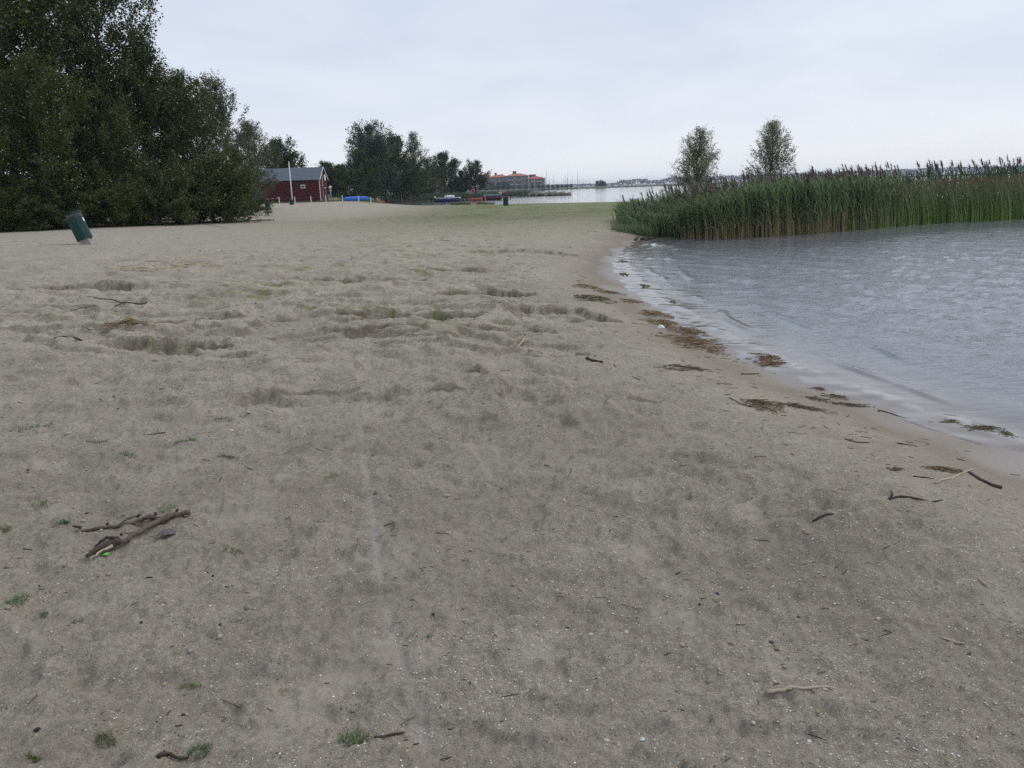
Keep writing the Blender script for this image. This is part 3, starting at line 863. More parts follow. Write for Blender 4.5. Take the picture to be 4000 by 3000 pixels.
# leaves in tiers along each stem
for k, (fr, ln) in enumerate([(.28, .42), (.40, .50), (.52, .52), (.62, .50), (.72, .46), (.80, .42), (.87, .36), (.94, .30)]):
    m = g.uniform(0, 1, n) < (.95 if k > 1 else .6)
    q = base[m].copy(); hh_ = Hr[m]
    bx = bn[m] * hh_ * fr ** 1.8 * .6
    q[:, 0] += bd[m][:, 0] * bx; q[:, 1] += bd[m][:, 1] * bx; q[:, 2] += hh_ * fr
    nn = len(q)
    dirs = np.tile(WIND * .75, (nn, 1)) + g.normal(0, .75, (nn, 2))
    L = ln * (hh_ / 1.9) * g.uniform(.7, 1.3, nn)
    blue = vary((.23, .29, .15), nn, g, .55); dk = vary((.125, .175, .068), nn, g, .45)
    if k < 2: dk = np.where((g.uniform(0, 1, nn) < .45)[:, None], vary((.32, .26, .13), nn, g), dk)
    parts.append(ribbons(q, dirs, L, np.full(nn, .034), g.uniform(.3, 1.7, nn), dk, blue, g, 3, .1))
# plumes: leaning tufts of many short hairs
pm = (g.uniform(0, 1, n) < .085 * smooth(4.8, 8, p[:, 0])) & (Hr > .93 * reed_height(p[:, 0]))
q = base[pm].copy(); hh_ = Hr[pm]; bx = bn[pm] * hh_ * .6
q[:, 0] += bd[pm][:, 0] * bx; q[:, 1] += bd[pm][:, 1] * bx; q[:, 2] += hh_ * (1 - .28 * bn[pm])
def plumes(q, g, size=.40, colr=(.16, .125, .115)):
    out = []; nn = len(q)
    ax = np.tile(WIND * .8, (nn, 1)) + g.normal(0, .14, (nn, 2))
    stalk = .14 * g.uniform(.4, 1.6, nn)
    out.append(ribbons(q, ax, stalk + .28, np.full(nn, .014), np.full(nn, 1.0), vary((.12, .12, .07), nn, g), vary(colr, nn, g), g, 2, .6))
    for k in range(9):
        f_ = k / 8
        c = q.copy(); Ls = stalk + .02 + f_ * size * .75
        off = Ls * .55
        c[:, 0] += ax[:, 0] * off * .5; c[:, 1] += ax[:, 1] * off * .5; c[:, 2] += Ls * .9
        dr = ax * 1.1 + g.normal(0, .3, (nn, 2))
        ln = size * (.62 - .30 * abs(f_ - .35)) * g.uniform(.8, 1.2, nn)
        out.append(ribbons(c - np.array([0, 0, .02]), dr, ln, np.full(nn, .055 * (1.15 - .5 * f_)), np.full(nn, 1.5), vary(colr, nn, g, .3), vary(tuple(x * 1.25 for x in colr), nn, g, .3), g, 2, .25))
    return out
parts += plumes(q, g)
V_, F_, C_ = join(parts)
o = link('reeds', np_mesh('reeds', V_, F_, C_), None, M['plant'])
tag(o, 'tall green reeds with purple-brown plumes and straw-coloured stem feet along the water', 'reeds', None, 'stuff')

# narrow rushes that take over towards the right
parts = []
g = np.random.default_rng(22)
u = g.uniform(cum[6] - .5, cum[-1], 9500); p = on_front(u); n = len(p)
dep = 3.2 * g.uniform(0, 1, n) ** 1.8
p[:, 1] += dep + .5 * fbm(p[:, 0] * .7, p[:, 0] * 0 + 9, 2); p[:, 0] += g.normal(0, .25, n)
base = np.concatenate([p, np.full((n, 1), -.05)], 1)
Hr = np.interp(p[:, 0], [12, 16, 22, 30], [1.75, 1.95, 2.05, 2.2]) * g.uniform(.75, 1.06, n)
edge = smooth(11.0, 17.5, p[:, 0] + 1.5 * fbm(p[:, 0] * .8, p[:, 1] * .8, 2))
keep = g.uniform(0, 1, n) < .25 + .75 * edge
base, Hr, p = base[keep], Hr[keep], p[keep]; n = len(p)
bd = np.tile(WIND, (n, 1)) + g.normal(0, .2, (n, 2))
c0 = vary((.20, .29, .07), n, g, .35); c1 = vary((.125, .18, .09), n, g, .3)
brown = vary((.24, .20, .11), n, g, .3)
c1 = np.where((g.uniform(0, 1, n) < .4)[:, None], brown, c1)
parts.append(ribbons(base, bd, Hr, np.full(n, .022), np.abs(g.normal(.42, .2, n)), c0, c1, g, 4, .25))
# brown flower heads near the tips
m = g.uniform(0, 1, n) < .25
q = base[m].copy(); q[:, 0] += bd[m][:, 0] * .38 * Hr[m] * .55; q[:, 2] += Hr[m] * .84
nn = len(q)
for k in range(3):
    parts.append(ribbons(q + g.normal(0, .03, q.shape), bd[m] + g.normal(0, .6, (nn, 2)), g.uniform(.08, .2, nn), np.full(nn, .03), np.full(nn, .8), vary((.17, .12, .07), nn, g), vary((.2, .15, .09), nn, g), g, 2))
# the taller plumed reeds standing behind the rushes
u = g.uniform(cum[6] - .5, cum[-1], 1500); q = on_front(u); q[:, 1] += g.uniform(2.6, 5.5, len(q)); n2 = len(q)
b2 = np.concatenate([q, np.full((n2, 1), 0.)], 1); H2 = np.interp(q[:, 0], [12, 22, 34], [2.0, 2.18, 2.42]) * g.uniform(.82, 1.09, n2)
bd2 = np.tile(WIND, (n2, 1)) + g.normal(0, .3, (n2, 2)); bn2 = np.full(n2, .12)
parts.append(ribbons(b2, bd2, H2, np.full(n2, .02), bn2, vary((.07, .1, .05), n2, g), vary((.08, .1, .05), n2, g), g, 3, .5))
for fr in (.6, .7, .8, .88):
    q3 = b2.copy(); q3[:, 2] += H2 * fr
    parts.append(ribbons(q3, np.tile(WIND, (n2, 1)) + g.normal(0, .6, (n2, 2)), g.uniform(.3, .5, n2), np.full(n2, .034), g.uniform(.5, 1.4, n2), vary((.06, .095, .05), n2, g), vary((.07, .11, .06), n2, g), g, 3, .1))
m = (g.uniform(0, 1, n2) < .42 * smooth(-.2, .5, fbm(q[:, 0] * .9, q[:, 1] * .7, 2)))
q3 = b2[m].copy(); q3[:, 0] += -.07 * H2[m]; q3[:, 2] += H2[m] * .96
parts += plumes(q3, g, .38)
V_, F_, C_ = join(parts)
o = link('rushes', np_mesh('rushes', V_, F_, C_), None, M['plant'])
tag(o, 'dark narrow rushes with brownish tips bending left at the right edge of the photo', 'rushes', None, 'stuff')

# reed belt across the small bay, behind the landing stage
parts = []
g = np.random.default_rng(23)
BK = np.array([(-25, 168), (-21.5, 181), (-12.5, 205), (-2, 214.5), (6.8, 213.2)])
sl = np.concatenate([[0], np.cumsum(np.hypot(*np.diff(BK, axis=0).T))])
u = g.uniform(0, sl[-1], 5200); n = len(u)
p = np.stack([np.interp(u, sl, BK[:, 0]), np.interp(u, sl, BK[:, 1])], 1)
p[:, 1] += g.uniform(0, 1, n) ** 1.5 * 7; p[:, 0] += g.normal(0, .5, n) - .0
base = np.concatenate([p, np.full((n, 1), .0)], 1)
Hr = g.uniform(1.2, 1.9, n)
parts.append(ribbons(base, np.tile(WIND, (n, 1)) + g.normal(0, .5, (n, 2)), Hr, np.full(n, .13), g.uniform(.1, .5, n), vary((.12, .13, .06), n, g), vary((.085, .125, .07), n, g, .35), g, 2, .3))
V_, F_, C_ = join(parts)
o = link('bay_reeds', np_mesh('bay_reeds', V_, F_, C_), None, M['plant'])
tag(o, 'pale green reed belt behind the landing stage across the bay', 'reeds', None, 'stuff')

# short grass: thin tufts scattered over the sand and a denser sward farther off
g = np.random.default_rng(24)
n = 60000
yy = 5 * (130 / 5) ** g.uniform(0, 1, n); xx = yy * g.uniform(-.62, .35, n)
dd = shore_dist(xx, yy); gg = green_at(xx, yy, dd)
k = (g.uniform(0, 1, n) < gg ** 1.6 * .75) & (yy < 118)
xx, yy = xx[k], yy[k]; n = len(xx)
rep = 4
xx = np.repeat(xx, rep) + g.normal(0, .035, n * rep) * (1 + .02 * np.repeat(yy, rep)); yy = np.repeat(yy, rep) + g.normal(0, .04, n * rep) * (1 + .03 * np.repeat(yy, rep))
n = len(xx); zg = ground_z(xx, yy)
base = np.stack([xx, yy, zg - .004], 1)
an = g.uniform(0, 6.28, n)
L = g.uniform(.012, .04, n) * np.interp(yy, [5, 20, 60], [.9, 1.2, 1.8])
wd = np.interp(yy, [5, 20, 60, 120], [.004, .008, .02, .03])
V_, F_, C_ = ribbons(base, np.stack([np.cos(an), np.sin(an)], 1), L, wd, g.uniform(.3, 1.6, n), vary((.14, .17, .06), n, g, .3), vary((.19, .225, .085), n, g, .35), g, 1, .2)
o = link('grass', np_mesh('grass', V_, F_, C_), None, M['plant'])
tag(o, 'short sparse green grass growing through the beach sand', 'grass', None, 'stuff')

# taller grass in front of the reeds, on the bank and in the bay margin
parts = []
for (cx, cy, rx, ry, n, h0, h1, c0, c1) in [
        (5.3, 33.0, .5, 1.3, 1300, .25, .6, (.14, .18, .08), (.20, .27, .15)),
        (4.75, 32.4, .55, 1.1, 900, .12, .36, (.16, .20, .09), (.24, .30, .17)),
        (5.5, 31.5, .6, .5, 700, .25, .6, (.16, .20, .09), (.24, .31, .18)),
        (5.9, 37.5, .7, 1.6, 1100, .6, 1.05, (.10, .15, .05), (.17, .25, .065)),
        (-21.5, 131, 2.4, 4, 900, .2, .7, (.10, .12, .05), (.14, .16, .07)),
        (-24, 140, 2.5, 6, 700, .3, .9, (.09, .11, .05), (.13, .14, .07)),
        (-6.5, 117.4, 1.5, .5, 320, .25, .6, (.12, .14, .06), (.15, .18, .09)),
        (-2.8, 115.0, 1.3, .5, 260, .2, .5, (.12, .14, .06), (.15, .18, .09)),
        (-33, 117, 9, 2.5, 1600, .08, .25, (.09, .12, .05), (.13, .16, .07)),
        (-28, 128, 6, 6, 1200, .1, .3, (.09, .12, .05), (.12, .16, .06))]:
    g = np.random.default_rng(int(abs(cx * 13 + cy)))
    a = g.uniform(0, 6.28, n); r = np.sqrt(g.uniform(0, 1, n))
    x = cx + rx * r * np.cos(a); y = cy + ry * r * np.sin(a)
    zb = ground_z(x, y)
    parts.append(ribbons(np.stack([x, y, np.maximum(zb, -.1)], 1), np.tile(WIND, (n, 1)) + g.normal(0, .6, (n, 2)), g.uniform(h0, h1, n), np.full(n, .022 if cy < 60 else .07), g.uniform(.1, .8, n), vary(c0, n, g, .3), vary(c1, n, g, .3), g, 2, .2))
V_, F_, C_ = join(parts)
o = link('tall_grass', np_mesh('tall_grass', V_, F_, C_), None, M['plant'])
tag(o, 'longer blue-green grass beside the reeds and along the bay edge', 'grass', None, 'stuff')

# ------------------------------------------------------------------ loose bits on the sand (too many to count)
ico_v = np.array([(0, 0, -1), (.72, -.53, -.45), (-.28, -.85, -.45), (-.89, 0, -.45), (-.28, .85, -.45), (.72, .53, -.45), (.28, -.85, .45), (-.72, -.53, .45), (-.72, .53, .45), (.28, .85, .45), (.89, 0, .45), (0, 0, 1)])
ico_f = np.array([(0, 1, 2), (1, 0, 5), (0, 2, 3), (0, 3, 4), (0, 4, 5), (1, 5, 10), (2, 1, 6), (3, 2, 7), (4, 3, 8), (5, 4, 9), (1, 10, 6), (2, 6, 7), (3, 7, 8), (4, 8, 9), (5, 9, 10), (6, 10, 11), (7, 6, 11), (8, 7, 11), (9, 8, 11), (10, 9, 11)])
oct_v = np.array([(1, 0, 0), (0, 1, 0), (-1, 0, 0), (0, -1, 0), (0, 0, 1), (0, 0, -1)], float)
oct_f = np.array([(0, 1, 4), (1, 2, 4), (2, 3, 4), (3, 0, 4), (1, 0, 5), (2, 1, 5), (3, 2, 5), (0, 3, 5)])
def pebbles(x, y, size, flat, cols, g, sink=.35, small=False):
    iv, jf = (oct_v, oct_f) if small else (ico_v, ico_f); nv = len(iv)
    n = len(x); z = ground_z(x, y)
    sc = np.stack([size * g.uniform(.8, 1.35, n), size * g.uniform(.7, 1.1, n), size * flat], 1)
    V = iv[None] * sc[:, None, :] * g.uniform(.78, 1.18, (n, nv, 1))
    a = g.uniform(0, 6.28, n); c, s_ = np.cos(a)[:, None], np.sin(a)[:, None]
    Vx = V[..., 0] * c - V[..., 1] * s_; Vy = V[..., 0] * s_ + V[..., 1] * c
    P = np.stack([Vx + x[:, None], Vy + y[:, None], V[..., 2] + (z + size * flat * (1 - 2 * sink))[:, None]], -1)
    Fc = jf[None] + (np.arange(n) * nv)[:, None, None]
    return P.reshape(-1, 3), Fc.reshape(-1, 3), np.repeat(cols, nv, 0)
def scatter(n, ymin, ymax, g, dens, spread=(-.72, .72)):
    y = ymin * (ymax / ymin) ** g.uniform(0, 1, n); x = y * g.uniform(spread[0], spread[1], n) + g.normal(0, .1, n)
    d = shore_dist(x, y); k = g.uniform(0, 1, n) < dens(x, y, d)
    return x[k], y[k]
g = np.random.default_rng(31)
gdens = lambda x, y, d: (.10 + .9 * smooth(-.15, .6, fbm(x * .75 + 12, y * .6, 3) + .45 * smooth(-1.2, 1.6, x) - .2) + .5 * smooth(.2, 1.2, x) * smooth(6, 3.2, y)) * smooth(1.2, 2.3, d)
x, y = scatter(95000, 1.6, 15, g, gdens); n = len(x)
pal = np.array([(.72, .70, .66), (.6, .57, .5), (.55, .47, .33), (.4, .36, .31), (.07, .07, .075), (.2, .18, .16), (.42, .25, .14)])
ci = g.choice(7, n, p=[.42, .22, .10, .13, .02, .08, .03])
size = .0019 * np.exp(g.normal(0, .45, n)) * np.interp(y, [1.6, 5, 13], [1.0, 1.3, 1.7]); size = np.minimum(size, .0048)
V_, F_, C_ = pebbles(x, y, size, .62, pal[ci], g, .35, True)
o = link('gravel', np_mesh('gravel', V_, F_, C_), None, M['stone'])
tag(o, 'fine gravel and white shell bits strewn over the grey sand', 'gravel', None, 'stuff')
# crumbs of damp sand crust
x, y = scatter(5200, 1.7, 22, g, lambda x, y, d: smooth(.1, .6, fbm(x * 1.3, y * 1.9 + 5, 3)) * smooth(1.4, 2.6, d) * (1 - .7 * smooth(-8, -12, x))); n = len(x)
size = .007 * np.exp(g.normal(0, .45, n)) * np.interp(y, [1.6, 6, 22], [.8, 1.4, 2.6])
V_, F_, C_ = pebbles(x, y, size, .5, vary((.31, .265, .205), n, g, .25), g, .45)
o = link('sand_crumbs', np_mesh('sand_crumbs', V_, F_, C_), None, M['debris'])
tag(o, 'dark crumbs of broken sand crust', 'sand', None, 'stuff')
# twig and reed litter, thickest along the wrack line
def litter(x, y, ln, wd, col, g):
    n = len(x); a = g.uniform(0, np.pi, n); a = np.where(g.uniform(0, 1, n) < .6, g.normal(0, .35, n), a)
    dx, dy = np.cos(a) * ln * .5, np.sin(a) * ln * .5; nx, ny = -np.sin(a) * wd * .5, np.cos(a) * wd * .5
    z0 = ground_z(x - dx, y - dy) + .001; z1 = ground_z(x + dx, y + dy) + .001
    lift = wd * .8
    P = np.stack([np.stack([x - dx - nx, y - dy - ny, z0], 1), np.stack([x - dx + nx, y - dy + ny, z0], 1), np.stack([x - dx, y - dy, z0 + lift], 1),
                  np.stack([x + dx - nx, y + dy - ny, z1], 1), np.stack([x + dx + nx, y + dy + ny, z1], 1), np.stack([x + dx, y + dy, z1 + lift], 1)], 1)
    f = np.array([(0, 1, 4, 3), (1, 2, 5, 4), (2, 0, 3, 5)])
    Fc = f[None] + (np.arange(n) * 6)[:, None, None]
    return P.reshape(-1, 3), Fc.reshape(-1, 4), np.repeat(col, 6, 0)
x, y = scatter(9000, 1.7, 34, g, lambda x, y, d: np.clip(.07 + .8 * np.exp(-((d - 1.5 - .5 * fbm(x * .3, y * .3, 2)) / .55) ** 2) * smooth(-.1, .5, fbm(x * .9, y * .6, 3)) + .12 * smooth(.1, .5, fbm(x, y, 2)), 0, 1) * (d > .35))
n = len(x)
pal = np.array([(.07, .05, .04), (.14, .095, .06), (.32, .25, .15), (.2, .15, .09)])
ln = .03 * np.exp(g.normal(0, .55, n)) * np.interp(y, [1.7, 6, 30], [.6, 1.2, 2.6]); wd = np.interp(y, [1.7, 6, 30], [.002, .004, .012]) * g.uniform(.7, 1.6, n)
V_, F_, C_ = litter(x, y, ln, wd, pal[g.choice(4, n, p=[.4, .3, .1, .2])], g)
o = link('litter', np_mesh('litter', V_, F_, C_), None, M['debris'])
tag(o, 'dark twig and reed litter along the wet strand', 'litter', None, 'stuff')
# yellow straw strewn below the grove
pts = []
for (px, py, rx, ry, k) in [(530, 1055, 95, 10, 34), (700, 1033, 110, 7, 26), (480, 1040, 90, 8, 14), (600, 1030, 200, 10, 16), (790, 1040, 60, 4, 8)]:
    for _ in range(k):
        pts.append(at(px + R.gauss(0, rx * .55), py + R.gauss(0, ry * .55)))
x = np.array([p.x for p in pts]); y = np.array([p.y for p in pts]); n = len(x)
V_, F_, C_ = litter(x, y, .34 * np.exp(g.normal(0, .5, n)), np.full(n, .013), vary((.42, .33, .2), n, g, .3), g)
o = link('straw', np_mesh('straw', V_, F_, C_), None, M['debris'])
tag(o, 'yellow reed straw strewn over the sand below the dark grove', 'straw', None, 'stuff')

# ------------------------------------------------------------------ litter bins
def make_bin(name, loc, h, r, label, tilt=(0, 0), rz=0., stub=0., lid=True):
    t = empty(name, loc, rz); tag(t, label, 'litter bin', 'green litter bins on the beach')
    t.rotation_euler = (tilt[0], tilt[1], rz)
    hexa = [(r * math.cos(a), r * math.sin(a)) for a in [math.radians(22.5 + 45 * k) for k in range(8)]]
    z0 = stub
    MB().prism(hexa, z0, z0 + h * .80).build('body', M['bin_green'], t)
    big = [(x * 1.015, y * 1.015) for x, y in hexa]
    MB().prism(big, z0 + h * .803, z0 + h * .95).build('collar', M['bin_dark'], t)
    if lid:
        hood = [(x * 1.10, y * 1.10) for x, y in hexa]
        MB().prism(hood, z0 + h * .955, z0 + h).build('lid', M['bin_green'], t)
    if stub:
        MB().prism([(r * .62 * x, r * .62 * y) for x, y in [(-1, -1), (1, -1), (1, 1), (-1, 1)]], -.35, z0 - .003).build('foot', M['concrete'], t)
    MB().prism([(x * 1.03, y * 1.03) for x, y in hexa], z0 + h * .785, z0 + h * .802).build('rim', M['bin_dark'], t)
    MB().box(-r * .5, r * .5, -r * .975 - .01, -r * .94, z0 + h * .835, z0 + h * .925).build('flap', M['dark_glass'], t)
    MB().box(r * .945, r * .965, -.05, .05, z0 + h * .6, z0 + h * .74).build('sticker', M['white_paint'], t)
    m = MB(); m.box(-.06, .06, -r * .94 - .012, -r * .94 + .0, z0 + h * .62, z0 + h * .72); m.build('badge', M['bin_dark'], t)
    return t
p = at(345, 955)
def bin_tilted():
    t = make_bin('litter_bin', p, .86, .235, 'dark green octagonal litter bin tilting left on a concrete foot', (0, math.radians(-19), ), 0, .16)
    t.rotation_euler = (math.radians(-5), math.radians(-19), math.radians(8)); t.location = p + Vector((-.02, 0, 0)); return t
bin_tilted()
p = at(1048, 818); Yb = p.y
make_bin('litter_bin', p, .0086 * p.length, .27, 'upright green litter bin beside the grove end', (0, math.radians(-2)), .2, 0, False)
p = at(1140, 800)
make_bin('litter_bin', p, .0064 * p.length, .26, 'green litter bin at the foot of the white flagpole', (0, math.radians(-1)), .3, 0, False)
p = at(1976, 803)
make_bin('litter_bin', p, .0104 * p.length, .32, 'green litter bin alone on the grass near the bay', (0, 0), .1, 0, True)

# ------------------------------------------------------------------ red hut
c0 = atd(1252, 785, 122); hz = gz(c0.x, 124)
hut = empty('boat_hut', (c0.x, c0.y, hz - .02))
tag(hut, 'red boarded hut with grey pitched roof behind the white posts', 'hut')
Lh, Dh, Eh, Rh = 12.5, 5.2, 3.35, 5.0
mb = MB()
mb.add([(0, 0, 0), (0, Dh, 0), (0, Dh, Eh), (0, Dh / 2, Rh - .12), (0, 0, Eh), (-Lh, 0, 0), (-Lh, Dh, 0), (-Lh, Dh, Eh), (-Lh, Dh / 2, Rh - .12), (-Lh, 0, Eh)],
       [(0, 1, 2, 3, 4), (9, 8, 7, 6, 5), (0, 4, 9, 5), (1, 6, 7, 2)])
wall = mb.build('wall', M['red_boards'], hut)
bm_ = MB().box(-.065, .065, -.025, -.002, .05, Eh - .02).mesh('board')
xk = -.08
while xk > -Lh + 2.2:                               # upright boards along the front
    if not (-8.55 < xk < -6.9 and False):
        o = link('board', bm_, wall, M['red_boards']); o.location = (xk, 0, 0)
    xk -= .16
bg_ = MB().box(.002, .025, -.065, .065, .05, Eh - .02).mesh('board')
yk = .10
while yk < Dh:
    o = link('board', bg_, wall, M['red_boards']); o.location = (0, yk, 0)
    k = (min(yk, Dh - yk) / (Dh / 2)); o.scale = (1, 1, (Eh + (Rh - .2 - Eh) * k) / Eh); yk += .16
roof = None
for sgn in (-1, 1):
    y0 = -.28 if sgn < 0 else Dh + .28
    ez = Eh - .18
    rm = MB().add([(.22, y0, ez), (.22, Dh / 2, Rh), (-Lh - .2, Dh / 2, Rh), (-Lh - .2, y0, ez), (.22, y0, ez + .09), (.22, Dh / 2, Rh + .09), (-Lh - .2, Dh / 2, Rh + .09), (-Lh - .2, y0, ez + .09)],
             [(0, 1, 2, 3), (4, 7, 6, 5), (0, 4, 5, 1), (3, 2, 6, 7), (0, 3, 7, 4)])
    o = rm.build('roof', M['slate'], hut)
    if sgn < 0:
        roof = o
        st = MB().box(-Lh - .18, .215, -.012, .012, -.01, .012).mesh('shingle_course')
        for q in range(1, 9):
            f_ = q / 9; c = link('shingle_course', st, roof, M['slate'])
            c.location = (0, y0 + (Dh / 2 - y0) * f_, ez + .09 + (Rh - ez) * f_ + .004)
for sgn in (-1, 1):
    y0 = -.3 if sgn < 0 else Dh + .3
    MB().add([(.225, y0, Eh - .24), (.225, Dh / 2, Rh + .0), (.225, Dh / 2, Rh + .14), (.225, y0, Eh - .05), (.27, y0, Eh - .24), (.27, Dh / 2, Rh), (.27, Dh / 2, Rh + .14), (.27, y0, Eh - .05)],
             [(0, 1, 2, 3), (7, 6, 5, 4), (0, 4, 5, 1), (1, 5, 6, 2), (2, 6, 7, 3), (3, 7, 4, 0)]).build('verge_board', M['white_paint'], hut)
MB().box(.03, .10, -.07, .05, .0, Eh - .1).build('corner_post', M['white_paint'], hut)
MB().box(.03, .09, Dh * .40, Dh * .40 + .1, 2.25, Rh - .55).build('drain_pipe', M['white_paint'], hut)
MB().box(.03, .09, Dh * .40, Dh * .40 + .09, .0, 1.9).build('drain_pipe', M['steel'], hut)
lm_ = MB().lathe([(.02, 2.10), (.26, 2.06), (.24, 2.0), (.02, 1.98)], 12, (.3, Dh * .40 + .05)).build('wall_lamp', M['white_paint'], hut, True)
MB().lathe([(.48, -.03), (.5, 0), (.48, .03)], 20).build('round_sign', M['white_paint'], hut).matrix_local = Matrix.Translation((.12, Dh * .72, 3.55)) @ Matrix.Rotation(math.pi / 2, 4, 'Y')
wf = MB().box(-2.75, -2.05, -.075, -.03, 2.05, 2.55).build('window', M['white_paint'], hut)
MB().box(-2.66, -2.14, -.09, -.076, 2.15, 2.45).build('pane', M['dark_glass'], wf)
dr = MB().box(-10.0, -8.45, -.07, -.03, .0, 2.45).build('door', M['door_dark'], hut)
MB().box(-8.62, -8.55, -.12, -.071, 1.0, 1.15).build('handle', M['steel'], dr)
w2 = MB().box(-11.9, -10.4, -.07, -.03, 1.0, 2.4).build('window', M['white_paint'], hut)
MB().box(-11.75, -10.55, -.085, -.071, 1.12, 2.05).build('pane', M['dark_glass'], w2)
aw = MB(); aw.add([(-12.2, -.03, 2.75), (-10.2, -.03, 2.75), (-10.2, -.8, 2.55), (-12.2, -.8, 2.55), (-12.2, -.03, 2.81), (-10.2, -.03, 2.81), (-10.2, -.8, 2.61), (-12.2, -.8, 2.61)], [(3, 2, 1, 0), (4, 5, 6, 7), (0, 1, 5, 4), (1, 2, 6, 5), (2, 3, 7, 6), (3, 0, 4, 7)])
aw.build('canopy', M['white_paint'], hut)
an = MB(); an.tube([(-.9, Dh / 2, Rh), (-.9, Dh / 2, Rh + .55)], .025, 5); an.tube([(-1.7, Dh / 2, Rh + .5), (-.2, Dh / 2, Rh + .6)], .02, 4)
for k in range(4): an.tube([(-1.5 + .4 * k, Dh / 2 - .3, Rh + .53 + .02 * k), (-1.5 + .4 * k, Dh / 2 + .3, Rh + .53 + .02 * k)], .015, 4)
an.build('aerial', M['steel'], hut)

# flagpole, posts, tape, lamp posts
p = atd(1143, 790, 108); p.z = gz(p.x, p.y)
fp = empty('flagpole', p); tag(fp, 'tall bare white flagpole in front of the red hut', 'flagpole')
MB().tube([(0, 0, -.3), (0, 0, 3), (0, 0, .0465 * p.length)], [.085, .075, .055], 10).build('pole', M['white_paint'], fp, True)
MB().lathe([(.02, 0), (.09, .05), (.07, .12), (.0, .14)], 10).build('finial', M['white_paint'], fp, True).location = (0, 0, .0465 * p.length)
post_labels = ['white fence post nearest the grove', 'white fence post right of the flagpole', 'white fence post before the middle of the hut', 'white fence post below the hut gable',
               'white fence post left of the blue canoe', 'white fence post in front of the blue canoe', 'white fence post between blue canoe and orange kayak']
pm_ = MB().prism([(-.05, -.05), (.05, -.05), (.05, .05), (-.05, .05)], -.3, .82).mesh('shaft')
pc_ = MB().add([(-.055, -.055, .821), (.055, -.055, .821), (.055, .055, .821), (-.055, .055, .821), (0, 0, .9)], [(0, 3, 2, 1), (0, 1, 4), (1, 2, 4), (2, 3, 4), (3, 0, 4)]).mesh('cap')
posts = []
for lab, (px, py) in zip(post_labels, [(1092, 795), (1153, 794), (1216, 793.5), (1274, 793), (1339, 793), (1402, 792), (1449, 792)]):
    q = atd(px, py, 112.5); q.z = gz(q.x, q.y)
    o = empty('fence_post', q); tag(o, lab, 'post', 'white posts in front of the hut')
    link('shaft', pm_, o, M['white_paint']); link('cap', pc_, o, M['red_tape'])
    posts.append(q)
tp = empty('barrier_tape', posts[0]); tag(tp, 'red and white barrier tape tied to the first post', 'tape')
q0 = posts[0] + Vector((0, 0, .75)); q1 = q0 + Vector((-4.2, 0, -.02))
for k in range(12):
    a, b = k / 12, (k + 1) / 12
    za = -.12 * math.sin(math.pi * a); zb = -.12 * math.sin(math.pi * b)
    A = q0.lerp(q1, a) - posts[0]; B = q0.lerp(q1, b) - posts[0]
    MB().add([(A.x, -.004, A.z + za), (B.x, -.004, B.z + zb), (B.x, -.004, B.z + zb + .045), (A.x, -.004, A.z + za + .045), (A.x, .004, A.z + za), (B.x, .004, B.z + zb), (B.x, .004, B.z + zb + .045), (A.x, .004, A.z + za + .045)],
             [(0, 1, 2, 3), (7, 6, 5, 4), (0, 4, 5, 1), (3, 2, 6, 7)]).build('stripe', M['red_tape' if k % 2 else 'white_paint'], tp)
wr = empty('fence_wire', posts[0]); tag(wr, 'thin slack wire strung along the white posts', 'wire')
for i in range(len(posts) - 1):
    A = posts[i] - posts[0] + Vector((0, -.06, .68)); B = posts[i + 1] - posts[0] + Vector((0, -.06, .68)); mid_ = (A + B) / 2 - Vector((0, 0, .08))
    MB().tube([A, (A + mid_) / 2 - Vector((0, 0, .02)), mid_, (B + mid_) / 2 - Vector((0, 0, .02)), B], .007, 4).build('span', M['wire'], wr)
def lamp_post(px, py, h, label):
    q = atd(px, py, 120); q.z = gz(q.x, q.y)
    o = empty('lamp_post', q); tag(o, label, 'lamp')
    MB().tube([(0, 0, -.2), (0, 0, h * .8)], [.07, .05], 8).build('pole', M['steel'], o, True)
    MB().box(-.19, .19, -.05, .05, h * .66, h * .74).build('notice', M['cream'], o)
    MB().lathe([(.06, h * .8), (.2, h * .86), (.21, h * .93), (.1, h)], 12).build('lantern', M['white_paint'], o, True)
lamp_post(1294, 783, 2.2, 'grey lamp post with white lantern right of the red hut')
for (px, py, h, lab) in [(1413, 790, 1.75, 'thin grey stake behind the blue canoe'), (1571, 792, 1.3, 'thin pale stake beside the landing stage')]:
    q = at(px, py) if px < 1500 else atd(px, py, 150); q.z = max(gz(q.x, q.y), -.1)
    MB().tube([(0, 0, -.2), (.01, 0, h * .5), (-.02, 0, h)], [.03, .027, .02], 6).build('stake', M['steel'], None).location = q
    tag(bpy.context.scene.objects[-1] if False else COL.objects[-1], lab, 'stake')

